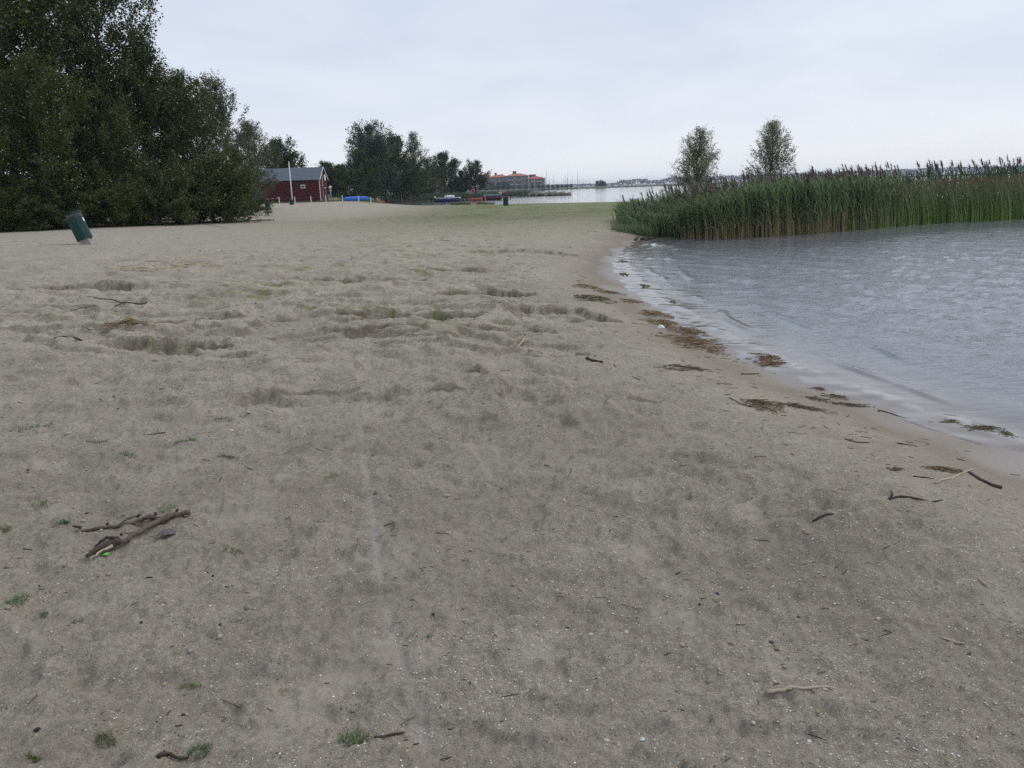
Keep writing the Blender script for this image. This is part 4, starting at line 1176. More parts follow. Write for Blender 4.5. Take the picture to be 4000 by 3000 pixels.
# ------------------------------------------------------------------ boats
def hull(L, B, H, n=10, transom=.7, sheer=.18, close=True, bow=1.0):
    """boat hull, bow to +x, keel at z=0; rings of keel, bilge, gunwale"""
    v = []; f = []
    ring = [(0, 0), (.45, .10), (.86, .42), (1, 1)]
    for i in range(n + 1):
        t = i / n
        w = B / 2 * (transom + (1 - transom) * min(1, t / .4)) * (1 if t < .45 else max(.02, (1 - ((t - .45) / .55) ** 2.2)))
        top = H * (1 + sheer * (2 * abs(t - .4)) ** 2)
        k0 = H * .35 * max(0, (t - .7) / .3) ** 2 * bow
        pts = [(y * w, k0 + z * (top - k0)) for (y, z) in ring]
        row = [(-y, z) for (y, z) in reversed(pts[1:])] + pts
        for (y, z) in row: v.append((t * L - L / 2, y, z))
    m = 7
    for i in range(n):
        for k in range(m - 1): f.append((i * m + k, i * m + k + 1, (i + 1) * m + k + 1, (i + 1) * m + k))
        if close: f.append((i * m + m - 1, i * m, (i + 1) * m, (i + 1) * m + m - 1))
    f.append(tuple(reversed(range(m)))); f.append(tuple(range(n * m, n * m + m)))
    return MB().add(v, f)

# blue canoe, keel up, by the posts
a = atd(1341, 783, 121); b = atd(1442, 781, 121)
L_ = (b - a).length; cz = gz((a.x + b.x) / 2, 121)
cn = empty('canoe', ((a.x + b.x) / 2, 121, cz)); tag(cn, 'bright blue canoe lying upturned on the grass', 'canoe')
def double_ender(L, B, H, n=14):
    v = []; f = []
    ring = [(0, 1.0), (.42, .93), (.8, .62), (1, .0)]
    for i in range(n + 1):
        t = i / n; s_ = max(.03, 1 - abs(2 * t - 1) ** 2.6)
        w = B / 2 * s_; top = H * (.62 + .38 * s_ ** .5)
        pts = [(y * w, z * top) for (y, z) in ring]
        for (y, z) in [(-y, z) for (y, z) in reversed(pts[1:])] + pts: v.append((t * L - L / 2, y, z))
    for i in range(n):
        for k in range(6): f.append((i * 7 + k, (i + 1) * 7 + k, (i + 1) * 7 + k + 1, i * 7 + k + 1))
        f.append((i * 7 + 6, (i + 1) * 7 + 6, (i + 1) * 7, i * 7))
    f.append(tuple(range(7))); f.append(tuple(reversed(range(n * 7, n * 7 + 7))))
    return MB().add(v, f)
double_ender(L_, .95, .62).build('hull', M['blue_gel'], cn, True).location = (0, 0, .06)
MB().tube([(-L_ * .46, 0, .44), (-L_ * .2, 0, .66), (0, 0, .685), (L_ * .2, 0, .66), (L_ * .46, 0, .44)], .025, 5).build('keel', M['navy'], cn)
for sx_ in (-1, 1):
    MB().tube([(sx_ * L_ * .3, -.4, .03), (sx_ * L_ * .3, .4, .03)], .05, 6).build('bearer', M['pier_wood'], cn)
a = atd(1452, 782, 132); b = atd(1497, 781, 132)
ky = empty('kayak', ((a.x + b.x) / 2, 132, gz((a.x + b.x) / 2, 132))); tag(ky, 'orange kayak lying in the weeds right of the blue canoe', 'kayak')
double_ender((b - a).length + .5, .7, .42).build('hull', M['orange_gel'], ky, True).location = (0, 0, .03)
MB().tube([(-.9, 0, .46), (0, 0, .47), (.9, 0, .46)], .02, 5).build('keel', M['orange_gel'], ky)

# landing stage
p0 = atd(1520, 786, 150); p1 = atd(2003, 776, 168)
pier = empty('landing_stage', (p0.x, p0.y, 0)); tag(pier, 'low dark wooden landing stage on posts in the bay', 'landing stage')
vec = Vector((p1.x - p0.x, p1.y - p0.y, 0)); Lp = vec.length; rot = math.atan2(vec.y, vec.x)
pier.rotation_euler = (0, 0, rot)
dz = .78
pl_ = MB().box(-.068, .068, 0, 1.5, dz - .04, dz).mesh('plank')
k = 0.
while k < Lp:
    o = link('plank', pl_, pier, M['pier_wood']); o.location = (k, 0, R.uniform(-.006, .006)); k += .15
for yb in (.12, 1.3): MB().box(-.1, Lp + .1, yb, yb + .1, dz - .2, dz - .045).build('beam', M['pier_wood'], pier)
for px in (1544, 1618, 1687, 1749, 1812, 1875, 1938, 1995):
    f_ = (px - 1520) / (2003 - 1520) * Lp
    for yb in (.16, 1.36):
        MB().tube([(f_, yb, -.9), (f_, yb, dz - .205)], .09, 7).build('pile', M['pier_wood'], pier)
# lifebuoy on its stand
q = atd(1848, 772, 163)
lb = empty('lifebuoy_stand', (q.x, q.y, dz)); tag(lb, 'orange lifebuoy ring on a post of the landing stage', 'lifebuoy')
ringv = [(.30 * math.cos(2 * math.pi * i / 16), 0, 1.02 + .30 * math.sin(2 * math.pi * i / 16)) for i in range(17)]
MB().tube(ringv, .085, 8, False).build('ring', M['ring_orange'], lb, True)
MB().box(-.05, .05, .09, .17, 0, 1.3).build('post', M['pier_wood'], lb)
def boat(name, pxa, pxb, py, Y, hgt, bm, label, cat, mats, flip=False):
    a = atd(pxa, py, Y); b = atd(pxb, py, Y); L = (b - a).length
    t = empty(name, ((a.x + b.x) / 2, Y, -.12), math.pi if flip else 0); tag(t, label, cat)
    hull(L, bm, hgt).build('hull', M[mats[0]], t, True)
    hull(L * 1.01, bm * 1.03, hgt * .30).build('gunwale', M[mats[1]], t, True).location = (0, 0, hgt * .86)
    return t, L
bt, L_ = boat('motor_boat', 1702, 1800, 788, 156, .78, 1.7, 'navy blue motor boat with white deck moored at the landing stage', 'boat', ('navy', 'white_gel'))
MB().box(-L_ * .1, L_ * .22, -.55, .55, 1.0, 1.12).build('foredeck', M['white_gel'], bt)
MB().add([(-.35, -.5, 1.13), (-.35, .5, 1.13), (-.15, .42, 1.5), (-.15, -.42, 1.5), (-.30, -.5, 1.13), (-.30, .5, 1.13), (-.1, .42, 1.5), (-.1, -.42, 1.5)], [(0, 1, 2, 3), (7, 6, 5, 4), (0, 3, 7, 4), (1, 5, 6, 2), (2, 6, 7, 3)]).build('windscreen', M['dark_glass'], bt)
ob = MB().lathe([(.10, .25), (.14, .5), (.12, .75)], 8, (-L_ / 2 - .12, 0)).build('outboard_motor', M['bin_dark'], bt, True)
MB().lathe([(.13, .76), (.22, .92), (.20, 1.18), (.08, 1.28)], 10, (-L_ / 2 - .12, 0)).build('cowl', M['cream'], ob, True)
q0 = atd(1743, 769, 165.5); q1 = atd(1782, 768, 165.5)
wd_ = empty('dinghy', ((q0.x + q1.x) / 2, 160.3, dz)); tag(wd_, 'small white dinghy stored upturned on the landing stage', 'dinghy')
double_ender((q1 - q0).length * 1.05, 1.0, .42).build('hull', M['white_gel'], wd_, True)
MB().tube([(-.8, 0, .435), (0, 0, .45), (.8, 0, .435)], .02, 5).build('keel', M['white_gel'], wd_)
bt, L_ = boat('rowing_boat', 1834, 1886, 783, 160, .6, 1.4, 'orange rowing boat moored below the lifebuoy', 'boat', ('orange_gel', 'orange_gel'), True)
for sx_ in (-.5, .4): MB().box(sx_ - .12, sx_ + .12, -.6, .6, .72, .77).build('thwart', M['pier_wood'], bt)
bt, L_ = boat('covered_boat', 1886, 1962, 781, 161.5, .75, 1.6, 'long dark boat under a teal cover at the stage end', 'boat', ('maroon', 'navy'))
MB().add([(-L_ * .46, -.75, .95), (L_ * .42, -.6, 1.0), (L_ * .42, .6, 1.0), (-L_ * .46, .75, .95), (-L_ * .42, 0, 1.3), (L_ * .36, 0, 1.25)], [(0, 1, 5, 4), (2, 3, 4, 5), (1, 2, 5), (3, 0, 4), (3, 2, 1, 0)]).build('cover', M['teal_cover'], bt)
q0 = atd(1950, 764, 168); q1 = atd(1972, 757, 168)
kk = empty('kayak', ((q0.x + q1.x) / 2, 167.3, dz + .42)); tag(kk, 'orange and white kayak propped at the end of the landing stage', 'kayak')
kk.rotation_euler = (0, math.radians(-10), 0)
double_ender((q1 - q0).length * 1.1, .6, .34).build('hull', M['orange_gel'], kk, True)
for i in range(3): MB().lathe([(.305, -.05), (.31, 0), (.305, .05)], 10).build('band', M['white_gel'], kk).matrix_local = Matrix.Translation((-.55 + .22 * i, 0, .05)) @ Matrix.Rotation(math.pi / 2, 4, 'Y') @ Matrix.Scale(1, 4)
for sx_ in (-.4, .45): MB().box(sx_ - .04, sx_ + .04, -.25, .25, -.43, -.01).build('trestle', M['navy'], kk)
# pale mooring post in front of the boats
q = atd(1896, 783, 150)
MB().tube([(0, 0, -.5), (.0, 0, .6), (-.05, 0, 1.35)], [.075, .07, .06], 8).build('mooring_post', M['wood_pale'], None).location = (q.x, q.y, 0)
tag(COL.objects[-1], 'pale mooring post before the covered boat', 'post')

# swan
q = atd(2483, 781, 108)
sw = empty('swan', (q.x, q.y, 0), 0); tag(sw, 'white swan swimming just beyond the grassy beach edge', 'swan')
body = MB().tube([(.62, 0, .20), (.5, 0, .2), (.3, 0, .17), (.0, 0, .15), (-.25, 0, .17), (-.36, 0, .26), (-.38, 0, .40), (-.33, 0, .55), (-.29, 0, .68), (-.31, 0, .75), (-.37, 0, .765), (-.43, 0, .755)],
                 [.02, .09, .17, .21, .15, .085, .055, .045, .042, .05, .05, .03], 10).build('body', M['swan_white'], sw, True)
MB().tube([(-.43, 0, .755), (-.54, 0, .735)], [.03, .012], 6).build('beak', M['beak'], sw)

# rocky tip of the breakwater across the bay
jt = empty('rock_breakwater', (11, 209, 0)); tag(jt, 'low brown boulder breakwater tip reaching into the lake', 'breakwater')
def rock_mesh(seed):
    g = np.random.default_rng(seed)
    return np_mesh('rock', ico_v * g.uniform(.7, 1.15, (12, 1)) * np.array([.62, .5, .42]), ico_f)
rms = [rock_mesh(k) for k in range(6)]
g = np.random.default_rng(41)
for i in range(110):
    u = g.uniform(0, 1); x = -5 + 10.2 * u; half = 1.6 * (1 - .5 * u ** 3)
    y = g.uniform(-half, half) + (3.6 - 6.9 * u); z = .62 * (1 - abs(y - (3.6 - 6.9 * u)) / (half + .6)) * (1 - u ** 8) + .05
    o = link('rock', rms[i % 6], jt, M['rock']); o.location = (x, y, z); o.rotation_euler = tuple(g.uniform(0, 6.28, 3)); k = g.uniform(.7, 1.3); o.scale = (k, k, k)

# ------------------------------------------------------------------ apartments beyond the lake
YA = 850.
PXM = YA / (F_PX * 1.0295)
def block(pa, pb, base, eave, ridge, label, cols, chim, storeys=3, depth=16, ofs=0., balc=()):
    A = atd(pa, base, YA + ofs); B = atd(pb, base, YA + ofs)
    t = empty('apartment_building', ((A.x + B.x) / 2, YA + ofs, 1.2)); tag(t, label, 'apartment building', 'red-roofed apartments across the lake')
    w = B.x - A.x; mid_ = (pa + pb) / 2
    he = atd(mid_, eave, YA + ofs).z - 1.2; hr = atd(mid_, ridge, YA + ofs).z - 1.2
    MB().box(-w / 2, w / 2, 0, depth, -.5, he).build('wall', M['brick'], t)
    o_ = 1.1; rl = max(.2, w / 2 - depth * .42)
    rf = MB().add([(-w / 2 - o_, -o_, he + .01), (w / 2 + o_, -o_, he + .01), (w / 2 + o_, depth + o_, he + .01), (-w / 2 - o_, depth + o_, he + .01), (-rl, depth / 2, hr), (rl, depth / 2, hr),
                   (-w / 2 - o_, -o_, he + .35), (w / 2 + o_, -o_, he + .35), (w / 2 + o_, depth + o_, he + .35), (-w / 2 - o_, depth + o_, he + .35)],
                  [(3, 2, 1, 0), (0, 1, 7, 6), (1, 2, 8, 7), (2, 3, 9, 8), (3, 0, 6, 9), (6, 7, 5, 4), (7, 8, 5), (8, 9, 4, 5), (9, 6, 4)]).build('roof', M['roof_tile'], t)
    for (pc, wc, tc_) in chim:
        x = atd(pc, ridge, YA + ofs + depth / 2).x - (A.x + B.x) / 2; zt = atd(pc, tc_, YA + ofs + depth / 2).z - 1.2
        MB().box(x - wc / 2, x + wc / 2, depth / 2 - 1.2, depth / 2 + 1.2, hr - 2.0, zt).build('chimney', M['chimney'], rf)
    sh = he / storeys; cw = w / cols
    for s_ in range(storeys):
        for c in range(cols):
            x = -w / 2 + cw * (c + .5); z = sh * s_ + .7
            if c in balc:
                MB().box(x - cw * .46, x + cw * .46, -1.5, -.02, z - .65, z + .45).build('balcony', M['cream'], t)
                pn = MB().box(x - cw * .4, x + cw * .4, -.09, -.01, z + .46, z + sh * .8).build('window', M['dark_glass'], t)
            else:
                pn = MB().box(x - cw * .3, x + cw * .3, -.10, -.01, z, z + sh * .56).build('window', M['white_paint'], t)
                MB().box(x - cw * .25, x + cw * .25, -.14, -.101, z + .15, z + sh * .56 - .15).build('pane', M['dark_glass'], pn)
    return t, w, he
block(1872, 1914, 728, 687, 679, 'leftmost red-roofed apartment wing behind the ragged tree', 4, [(1905, 2.2, 675.5)], 3, 14, 4, (1, 2))
block(1913, 1985, 728, 693, 681.5, 'lower brick apartment wing with two chimneys, left of the tallest', 7, [(1936, 2.2, 675), (1962, 1.2, 680)], 3, 15, 2, (3,))
block(1976, 2066, 728, 688, 677, 'tallest apartment block with a single broad chimney', 9, [(2010, 4.0, 668.5)], 3, 20, 0, (1, 2, 4, 5))
t_, w_b, h_b = block(2063, 2128, 729, 698, 687, 'rightmost apartment block with tall columns at its corner', 6, [(2080, 7.0, 681.5)], 3, 18, -3, (1, 3, 4))
for x in (-w_b / 2 + .6, -w_b * .12, w_b / 2 - .4, w_b / 2 + .5): MB().box(x - .4, x + .4, -1.1, -.35, -.3, h_b).build('column', M['cream'], t_)

# bushes on the far bank
g = random.Random(5)
bushes = [(1898, 716, 760, 'bush below the leftmost apartments'), (1925, 712, 760, 'bush under the lower brick wing'), (1948, 712, 765, 'grey-green bush before the apartments'),
          (1968, 708, 770, 'tallest pale bush before the apartments'), (1985, 711, 772, 'bush left of the low hedge'), (2008, 722, 790, 'low bush under the tallest block'), (2030, 722, 795, 'low bush right of the tallest block foot'),
          (2055, 720, 798, 'low bush beside the white bollard'), (2080, 721, 815, 'bush at the foot of the rightmost block'), (2105, 718, 818, 'bush below the corner columns'),
          (2124, 722, 820, 'first hedge bush of the marina bank'), (2142, 721, 822, 'second hedge bush of the marina bank'), (2160, 722, 822, 'hedge bush under the first masts'),
          (2178, 720, 824, 'taller hedge bush under the masts'), (2196, 721, 826, 'hedge bush amid the masts'), (2214, 720, 828, 'hedge bush below the tallest mast'), (2232, 719, 830, 'last dense hedge bush'),
          (2334, 706, 838, 'rounded dark tree on the marina bank'), (2349, 704, 840, 'pointed dark tree on the marina bank, right of the rounded one'), (2362, 709, 842, 'low tree next to the pointed bank tree'),
          (2452, 716, 850, 'small bush among the cruisers'), (2513, 708, 856, 'narrow bush by the lone mast')]
for i, (px, top, Y, lab) in enumerate(bushes):
    tree_at(farb, px, top, Y, (1.25 if 2120 < px < 2240 else .95) if px < 2500 else .5, i * 1.3, lab, 'bush' if 'tree' not in lab else 'tree', 'bushes on the far bank')

# moored sailing boats and cruisers behind the bank
def sailboat():
    t = empty('sailing_boat')
    hull(9.5, 3, 1.15).build('hull', M['white_gel'], t, True)
    cb = MB().prism([(-2, -1), (1.4, -.8), (2.2, -.3), (2.2, .3), (1.4, .8), (-2, 1)], 1.15, 1.75).build('cabin', M['white_gel'], t)
    MB().box(-1.2, .9, -1.02, -.9, 1.3, 1.55).build('window', M['dark_glass'], cb)
    ms = MB().tube([(.6, 0, 1.2), (.6, 0, 7), (.6, 0, 13.4)], [.16, .15, .1], 6).build('mast', M['steel'], t)
    MB().tube([(.4, -1.1, 8.3), (.4, 1.1, 8.3)], .06, 4).build('spreader', M['steel'], ms)
    MB().tube([(.5, 0, 2.5), (-3.6, 0, 2.45)], [.2, .16], 6).build('furled_sail', M['navy'], t)
    return t
def cruiser():
    t = empty('motor_cruiser')
    hull(10, 3.4, 1.7, 10, .85).build('hull', M['white_gel'], t, True)
    cb = MB().prism([(-3.5, -1.4), (1.5, -1.2), (3, -.4), (3, .4), (1.5, 1.2), (-3.5, 1.4)], 1.72, 2.9).build('cabin', M['white_gel'], t)
    MB().box(-3.0, 1.2, -1.44, -1.3, 2.1, 2.65).build('window', M['dark_glass'], cb)
    MB().add([(-3, -1.2, 2.91), (.2, -1.1, 2.91), (.2, 1.1, 2.91), (-3, 1.2, 2.91), (-2.8, -1.1, 3.9), (-.6, -1, 3.9), (-.6, 1, 3.9), (-2.8, 1.1, 3.9)], [(3, 2, 1, 0), (4, 5, 6, 7), (0, 1, 5, 4), (1, 2, 6, 5), (2, 3, 7, 6), (3, 0, 4, 7)]).build('wheelhouse', M['white_gel'], t)
    return t
ORD = 'first second third fourth fifth sixth seventh eighth ninth tenth eleventh twelfth thirteenth fourteenth fifteenth sixteenth seventeenth eighteenth nineteenth twentieth twenty-first twenty-second twenty-third'.split()
sb0 = sailboat(); first = True
masts = [(2124, 684), (2137, 666), (2146, 703), (2151, 691), (2160, 704), (2169, 682), (2176, 702), (2187, 708), (2203, 697), (2209, 681), (2218, 694), (2224, 671), (2231, 699), (2240, 688),
         (2248, 704), (2257, 671), (2269, 687), (2275, 697), (2281, 699), (2292, 698), (2304, 699), (2413, 709), (2526, 682)]
for i, (px, top) in enumerate(masts):
    Y = FARY(atd(px, 730, 830).x) + 40 + (i * 37) % 60
    q = atd(px, 730, Y)
    o = sb0 if first else copy_tree(sb0); first = False
    k = (atd(px, top, Y).z + .3) / 13.4
    o.location = (q.x - .6 * k * math.cos(.4), Y, -.3); o.scale = (k, k, k); o.rotation_euler = (0, 0, g.choice([.4, -.3, 1.2, 2.7, 3.4]))
    if px == 2526: lab = 'lone mast standing among the white motor cruisers'
    elif px == 2413: lab = 'short bare mast right of the dark bank trees'
    elif px == 2137: lab = 'tallest mast next to the apartments'
    elif px == 2224: lab = 'tallest mast in the middle of the marina'
    elif px == 2257: lab = 'tall mast right of the middle of the marina'
    elif px == 2304: lab = 'last mast of the thick row, before the bank trees'
    else: lab = None
    for kk_ in list(o.keys()): del o[kk_]
    tag(o, lab or 'bare mast, %s from the apartments in the thick marina row' % ORD[i], 'sailing boat', 'moored sailing boats across the lake')
cr0 = cruiser(); first = True
for i, (px, lab) in enumerate([(2160, 'white cruiser roof showing above the hedge, under the first masts'), (2205, 'white cruiser under the arch of rigging'), (2252, 'white cruiser right of the last hedge bush'), (2290, 'pale cruiser under the last masts of the row'), (2316, 'pale cruiser left of the dark bank trees'),
                               (2374, 'white cruiser just right of the dark bank trees'), (2400, 'small cruiser before the short bare mast'), (2451, 'cruiser left of the far woods'), (2485, 'cruiser below the left clump of far woods'), (2506, 'white cruiser beside the narrow bank bush'),
                               (2537, 'white cruiser right of the lone mast'), (2594, 'brown-windowed cruiser halfway to the young willow'), (2632, 'largest white cruiser near the young willow'), (2662, 'white cruiser half hidden by the young willow')]):
    Y = FARY(atd(px, 730, 850).x) + 20 + (i % 3) * 4; q = atd(px, 728, Y)
    o = cr0 if first else copy_tree(cr0); first = False
    k = {2632: 1.25, 2485: .85, 2400: .75}.get(px, 1.0) * .95
    o.location = (q.x, Y, -.3); o.scale = (k, k, k); o.rotation_euler = (0, 0, g.choice([.1, 3.0, .3, 3.4]))
    for kk_ in list(o.keys()): del o[kk_]
    tag(o, lab, 'cruiser', 'white motor cruisers behind the far bank')

# far-off woods, one bluish mass
g = np.random.default_rng(51)
n = 15000
x = g.uniform(-500, 1900, n); 
hgt = np.interp(x, [-500, 120, 200, 300, 318, 330, 405, 412, 470, 700, 1900], [9, 9, 8, 7, 7, 15, 17, 9, 17, 17, 20]) * (1 + .16 * fbm(x * .03, x * 0, 3))
C = np.stack([x, 2330 + g.uniform(0, 60, n), 1 + hgt * g.uniform(0, 1, n) ** .7], 1)
LV, LF = leaf_quads(C, 5.0, g, .3, .8)
o = link('far_woods', np_mesh('far_woods', LV, LF), None, M['wood_leaf'])
tag(o, 'distant blue-grey belt of woods on the horizon', 'woods', None, 'stuff')

# ------------------------------------------------------------------ things washed up and dropped on the beach
def stick(name, pts, rad, mat, label, cat='stick', lift=.0, extra=()):
    """pts: frame points; the stick lies on the ground along them"""
    W_ = [at(px, py) for (px, py) in pts]
    root = W_[0].copy()
    L = []
    for a, b in zip(W_[:-1], W_[1:]):
        for k in range(3): 
            q = a.lerp(b, k / 3); q.z = gz(q.x, q.y); L.append(q)
    L.append(W_[-1])
    n = len(L)
    if not hasattr(rad, '__len__'): rad = (rad, rad * .6)
    rr = [rad[0] + (rad[1] - rad[0]) * i / (n - 1) for i in range(n)]
    zs = [q.z + r * .45 + lift for q, r in zip(L, rr)]
    lin = [zs[0] + (zs[-1] - zs[0]) * i / (n - 1) for i in range(n)]
    zs = [max(.6 * l_ + .4 * z_, z_ + r_ * .12) for l_, z_, r_ in zip(lin, zs, rr)]
    P = [Vector((q.x - root.x + R.gauss(0, r * .12), q.y - root.y + R.gauss(0, r * .12), z - root.z)) for q, z, r in zip(L, zs, rr)]
    o = MB().tube(P, [r * R.uniform(.85, 1.15) for r in rr], 7).build(name, M[mat], None, True)
    o.location = root; tag(o, label, cat)
    return o

# forked branch in the foreground
root = at(620, 2030)
fb = empty('driftwood_branch', root); tag(fb, 'forked bare branch lying on the sand beside a dead leaf', 'branch')
def limb(name, pts, rads, mat, shade=True, lift=1.0):
    P = []
    for (px, py), r in zip(pts, rads):
        x, y = _g(px, py, root.z); q = Vector((x, y, max(root.z - .01, gz(x, y)) + r * lift)); P.append(q - root)
    fine = []; fr = []
    for i in range(len(P) - 1):
        for k in range(4):
            fine.append(P[i].lerp(P[i + 1], k / 4) + Vector((R.gauss(0, .0025), R.gauss(0, .0025), R.gauss(0, .0015)))); fr.append((rads[i] + (rads[i + 1] - rads[i]) * k / 4) * R.uniform(.86, 1.16))
    fine.append(P[-1]); fr.append(rads[-1])
    return MB().tube(fine, fr, 8).build(name, M[mat], fb, shade)
l1 = limb('limb', [(312, 2078), (370, 2066), (450, 2058), (520, 2044), (585, 2024), (625, 2036)], [.009, .008, .0085, .009, .0105, .013], 'wood_grey')
l2 = limb('limb', [(440, 2130), (500, 2106), (560, 2070), (620, 2038), (680, 2022), (745, 2014)], [.0105, .011, .012, .014, .0148, .0125], 'wood_grey')
l3 = limb('broken_end', [(335, 2172), (380, 2148), (440, 2128), (470, 2118)], [.006, .013, .017, .015], 'wood_wet')
for pts, r in [(((322, 2162), (400, 2135), (440, 2120)), (.003, .006, .007)), (((350, 2178), (400, 2150), (440, 2134)), (.002, .005, .008)), (((372, 2128), (420, 2116), (465, 2110)), (.004, .009, .008))]:
    limb('splinter', pts, r, 'wood_wet' if r[0] > .0035 else 'wood_pale', False, 1.6)
for (px, py, dx, dz_) in [(612, 2022, -.004, .03), (540, 2040, .008, .02), (690, 2006, .006, .018), (420, 2058, .004, .014), (478, 2100, -.004, .018), (318, 2070, -.02, .012), (515, 2090, .0, .014)]:
    q = at(px, py) - root
    MB().tube([q + Vector((0, 0, .012)), q + Vector((dx, 0, .014 + dz_ * .3)), q + Vector((dx * 2, .004, .014 + dz_ * .45))], [.008, .007, .004], 5).build('knot_stub', M['wood_wet'], fb)
for (pa, pb) in [((560, 2036), (640, 2030)), ((655, 2020), (740, 2020)), ((480, 2050), (540, 2040))]:
    a = at(*pa) - root; b = at(*pb) - root
    MB().tube([a + Vector((0, -.004, .018)), (a + b) / 2 + Vector((0, -.004, .022)), b + Vector((0, -.004, .019))], [.006, .009, .006], 6, True, .5).build('bark_strip', M['wood_wet'], fb)

# dead leaf
q = at(648, 2095)
lv = MB(); lp = [(1.2 * a_, 1.5 * b_) for a_, b_ in [(-.034, 0), (-.022, .020), (0, .027), (.022, .022), (.040, .004), (.026, -.014), (.004, -.020), (-.020, -.016)]]
top_ = [(x, y, .014 + .014 * math.cos(x * 34) - .35 * abs(y) ** 1.2 * .3) for x, y in lp]
lv.add([(0, 0, .031)] + top_ + [(x, y, z - .0015) for x, y, z in top_] + [(0, 0, .0295)], [(0, i + 1, (i + 1) % 8 + 1) for i in range(8)] + [(17, (i + 1) % 8 + 9, i + 9) for i in range(8)] + [(i + 1, i + 9, (i + 1) % 8 + 9, (i + 1) % 8 + 1) for i in range(8)])
lf_ = empty('dead_leaf', q); tag(lf_, 'curled dark dead leaf right of the forked branch', 'leaf')
lv.build('blade', M['dead_leaf'], lf_)
MB().tube([(-.033, 0, .009), (-.055, -.003, .004), (-.075, -.002, .003)], .0014, 5).build('stalk', M['wood_wet'], lf_)
q = at(413, 2168)
o = MB().add([(-.013, -.006, .002), (.010, -.008, .003), (.015, .006, .006), (-.004, .009, .004), (-.013, -.006, .005), (.010, -.008, .006), (.015, .006, .009), (-.004, .009, .007)], [(3, 2, 1, 0), (4, 5, 6, 7), (0, 1, 5, 4), (1, 2, 6, 5), (2, 3, 7, 6), (3, 0, 4, 7)]).build('plastic_scrap', M['green_plastic'], None)
o.location = q; tag(o, 'tiny bright green plastic scrap below the forked branch', 'litter')

# single sticks and twigs
def frk(name, pts, pts2, rad, mat, label):
    o = stick(name, pts, rad, mat, label)
    root = Vector(o.location)
    P = []
    for (px, py) in pts2:
        q = at(px, py); q.z += rad[0] if hasattr(rad, '__len__') else rad; P.append(q - root)
    r0 = rad[0] if hasattr(rad, '__len__') else rad
    MB().tube(P, [r0 * .9 - r0 * .5 * i / (len(P) - 1) for i in range(len(P))], 6).build('side_twig', M[mat], o, True)
    return o
frk('fallen_branch', [(572, 1180), (490, 1184), (440, 1178), (310, 1170)], [(490, 1184), (430, 1200), (370, 1212), (276, 1217)], (.012, .006), 'wood_wet', 'long thin forked branch below the first sand hollow')
frk('twig', [(318, 1332), (276, 1315)], [(276, 1315), (250, 1320), (212, 1328)], (.011, .007), 'wood_wet', 'small bent twig left of the brown weed clump')
frk('twig', [(2352, 1415), (2292, 1404)], [(2292, 1404), (2310, 1400), (2326, 1394)], (.013, .010), 'wood_wet', 'dark V-shaped twig in the middle of the beach')
stick('stick', [(3785, 1845), (3830, 1875), (3880, 1900), (3912, 1908)], (.009, .013), 'wood_wet', 'curved dark stick near the water at the right edge')
stick('reed_stalk', [(3655, 1890), (3720, 1868), (3800, 1832)], (.007, .005), 'wood_pale', 'pale reed stalk crossing the curved dark stick')
stick('reed_stalk', [(2995, 2708), (3060, 2698), (3140, 2692), (3262, 2690)], (.007, .0035), 'wood_pale', 'pale thick reed stalk in the right foreground')
stick('reed_stalk', [(2010, 1350), (2066, 1338)], (.013, .009), 'wood_pale', 'single pale reed stalk on the rough sand')
stick('reed_stalk', [(2472, 1263), (2530, 1267)], (.013, .010), 'wood_pale', 'pale reed stalk pointing at the weed heaps')
stick('reed_stalk', [(2890, 1560), (3000, 1560)], (.008, .007), 'wood_pale', 'longest pale reed stalk of the twig heap')
stick('reed_stalk', [(2945, 1570), (3040, 1582)], (.009, .007), 'wood_pale', 'pale reed stalk slanting over the twig heap')
stick('reed_stalk', [(2850, 1555), (2890, 1578), (2960, 1596)], (.006, .004), 'wood_grey', 'green-grey bent stalk left of the twig heap')
stick('reed_stalk', [(3820, 2258), (3855, 2290)], (.005, .004), 'wood_pale', 'short white stalk on the shingle at the right')
stick('reed_stalk', [(3675, 2490), (3770, 2515)], (.005, .003), 'wood_pale', 'thin white stalk in the lower right corner area')
stick('reed_stalk', [(2470, 1472), (2500, 1484)], (.009, .008), 'wood_pale', 'short pale stalk above a small dark hole')
stick('twig', [(3300, 1715), (3345, 1728), (3398, 1731)], (.005, .004), 'wood_wet', 'thin dark twig on the smooth wet sand')
stick('twig', [(3505, 1730), (3585, 1742)], (.005, .003), 'wood_wet', 'straight dark twig nearer the waterline')
stick('twig', [(3430, 1602), (3480, 1615), (3545, 1637)], (.006, .004), 'wood_wet', 'slanting twig right of the weed wreath')
stick('twig', [(2895, 1460), (2965, 1459)], (.008, .006), 'wood_wet', 'short straight twig below the dark shore weed')
stick('twig', [(3175, 2036), (3255, 2030)], (.005, .004), 'wood_wet', 'dark twig half buried at right')
stick('stick', [(3570, 1862), (3632, 1866)], (.005, .004), 'wood_wet', 'short straight twig left of the crossing stalk')
frk('stick', [(3470, 1952), (3500, 1945), (3560, 1950), (3680, 1956)], [(3480, 1948), (3486, 1932), (3478, 1922)], (.007, .004), 'wood_wet', 'dark knotted stick with straw on the right slope')
stick('stick', [(800, 876), (850, 885), (900, 893)], (.018, .012), 'wood_pale', 'long pale stick lying before the dark bushes')
stick('stick', [(1465, 2890), (1520, 2878), (1580, 2862)], (.004, .003), 'wood_wet', 'hair-thin root on the bottom sand')
frk('driftwood', [(615, 2962), (660, 2955), (690, 2968), (735, 2962)], [(660, 2955), (640, 2940)], (.007, .004), 'wood_wet', 'crumbling bark piece beside the bottom grass tuft')
stick('driftwood', [(2482, 940), (2490, 930), (2494, 925)], (.05, .035), 'wood_wet', 'short stub of driftwood left of the longer log', 'log')
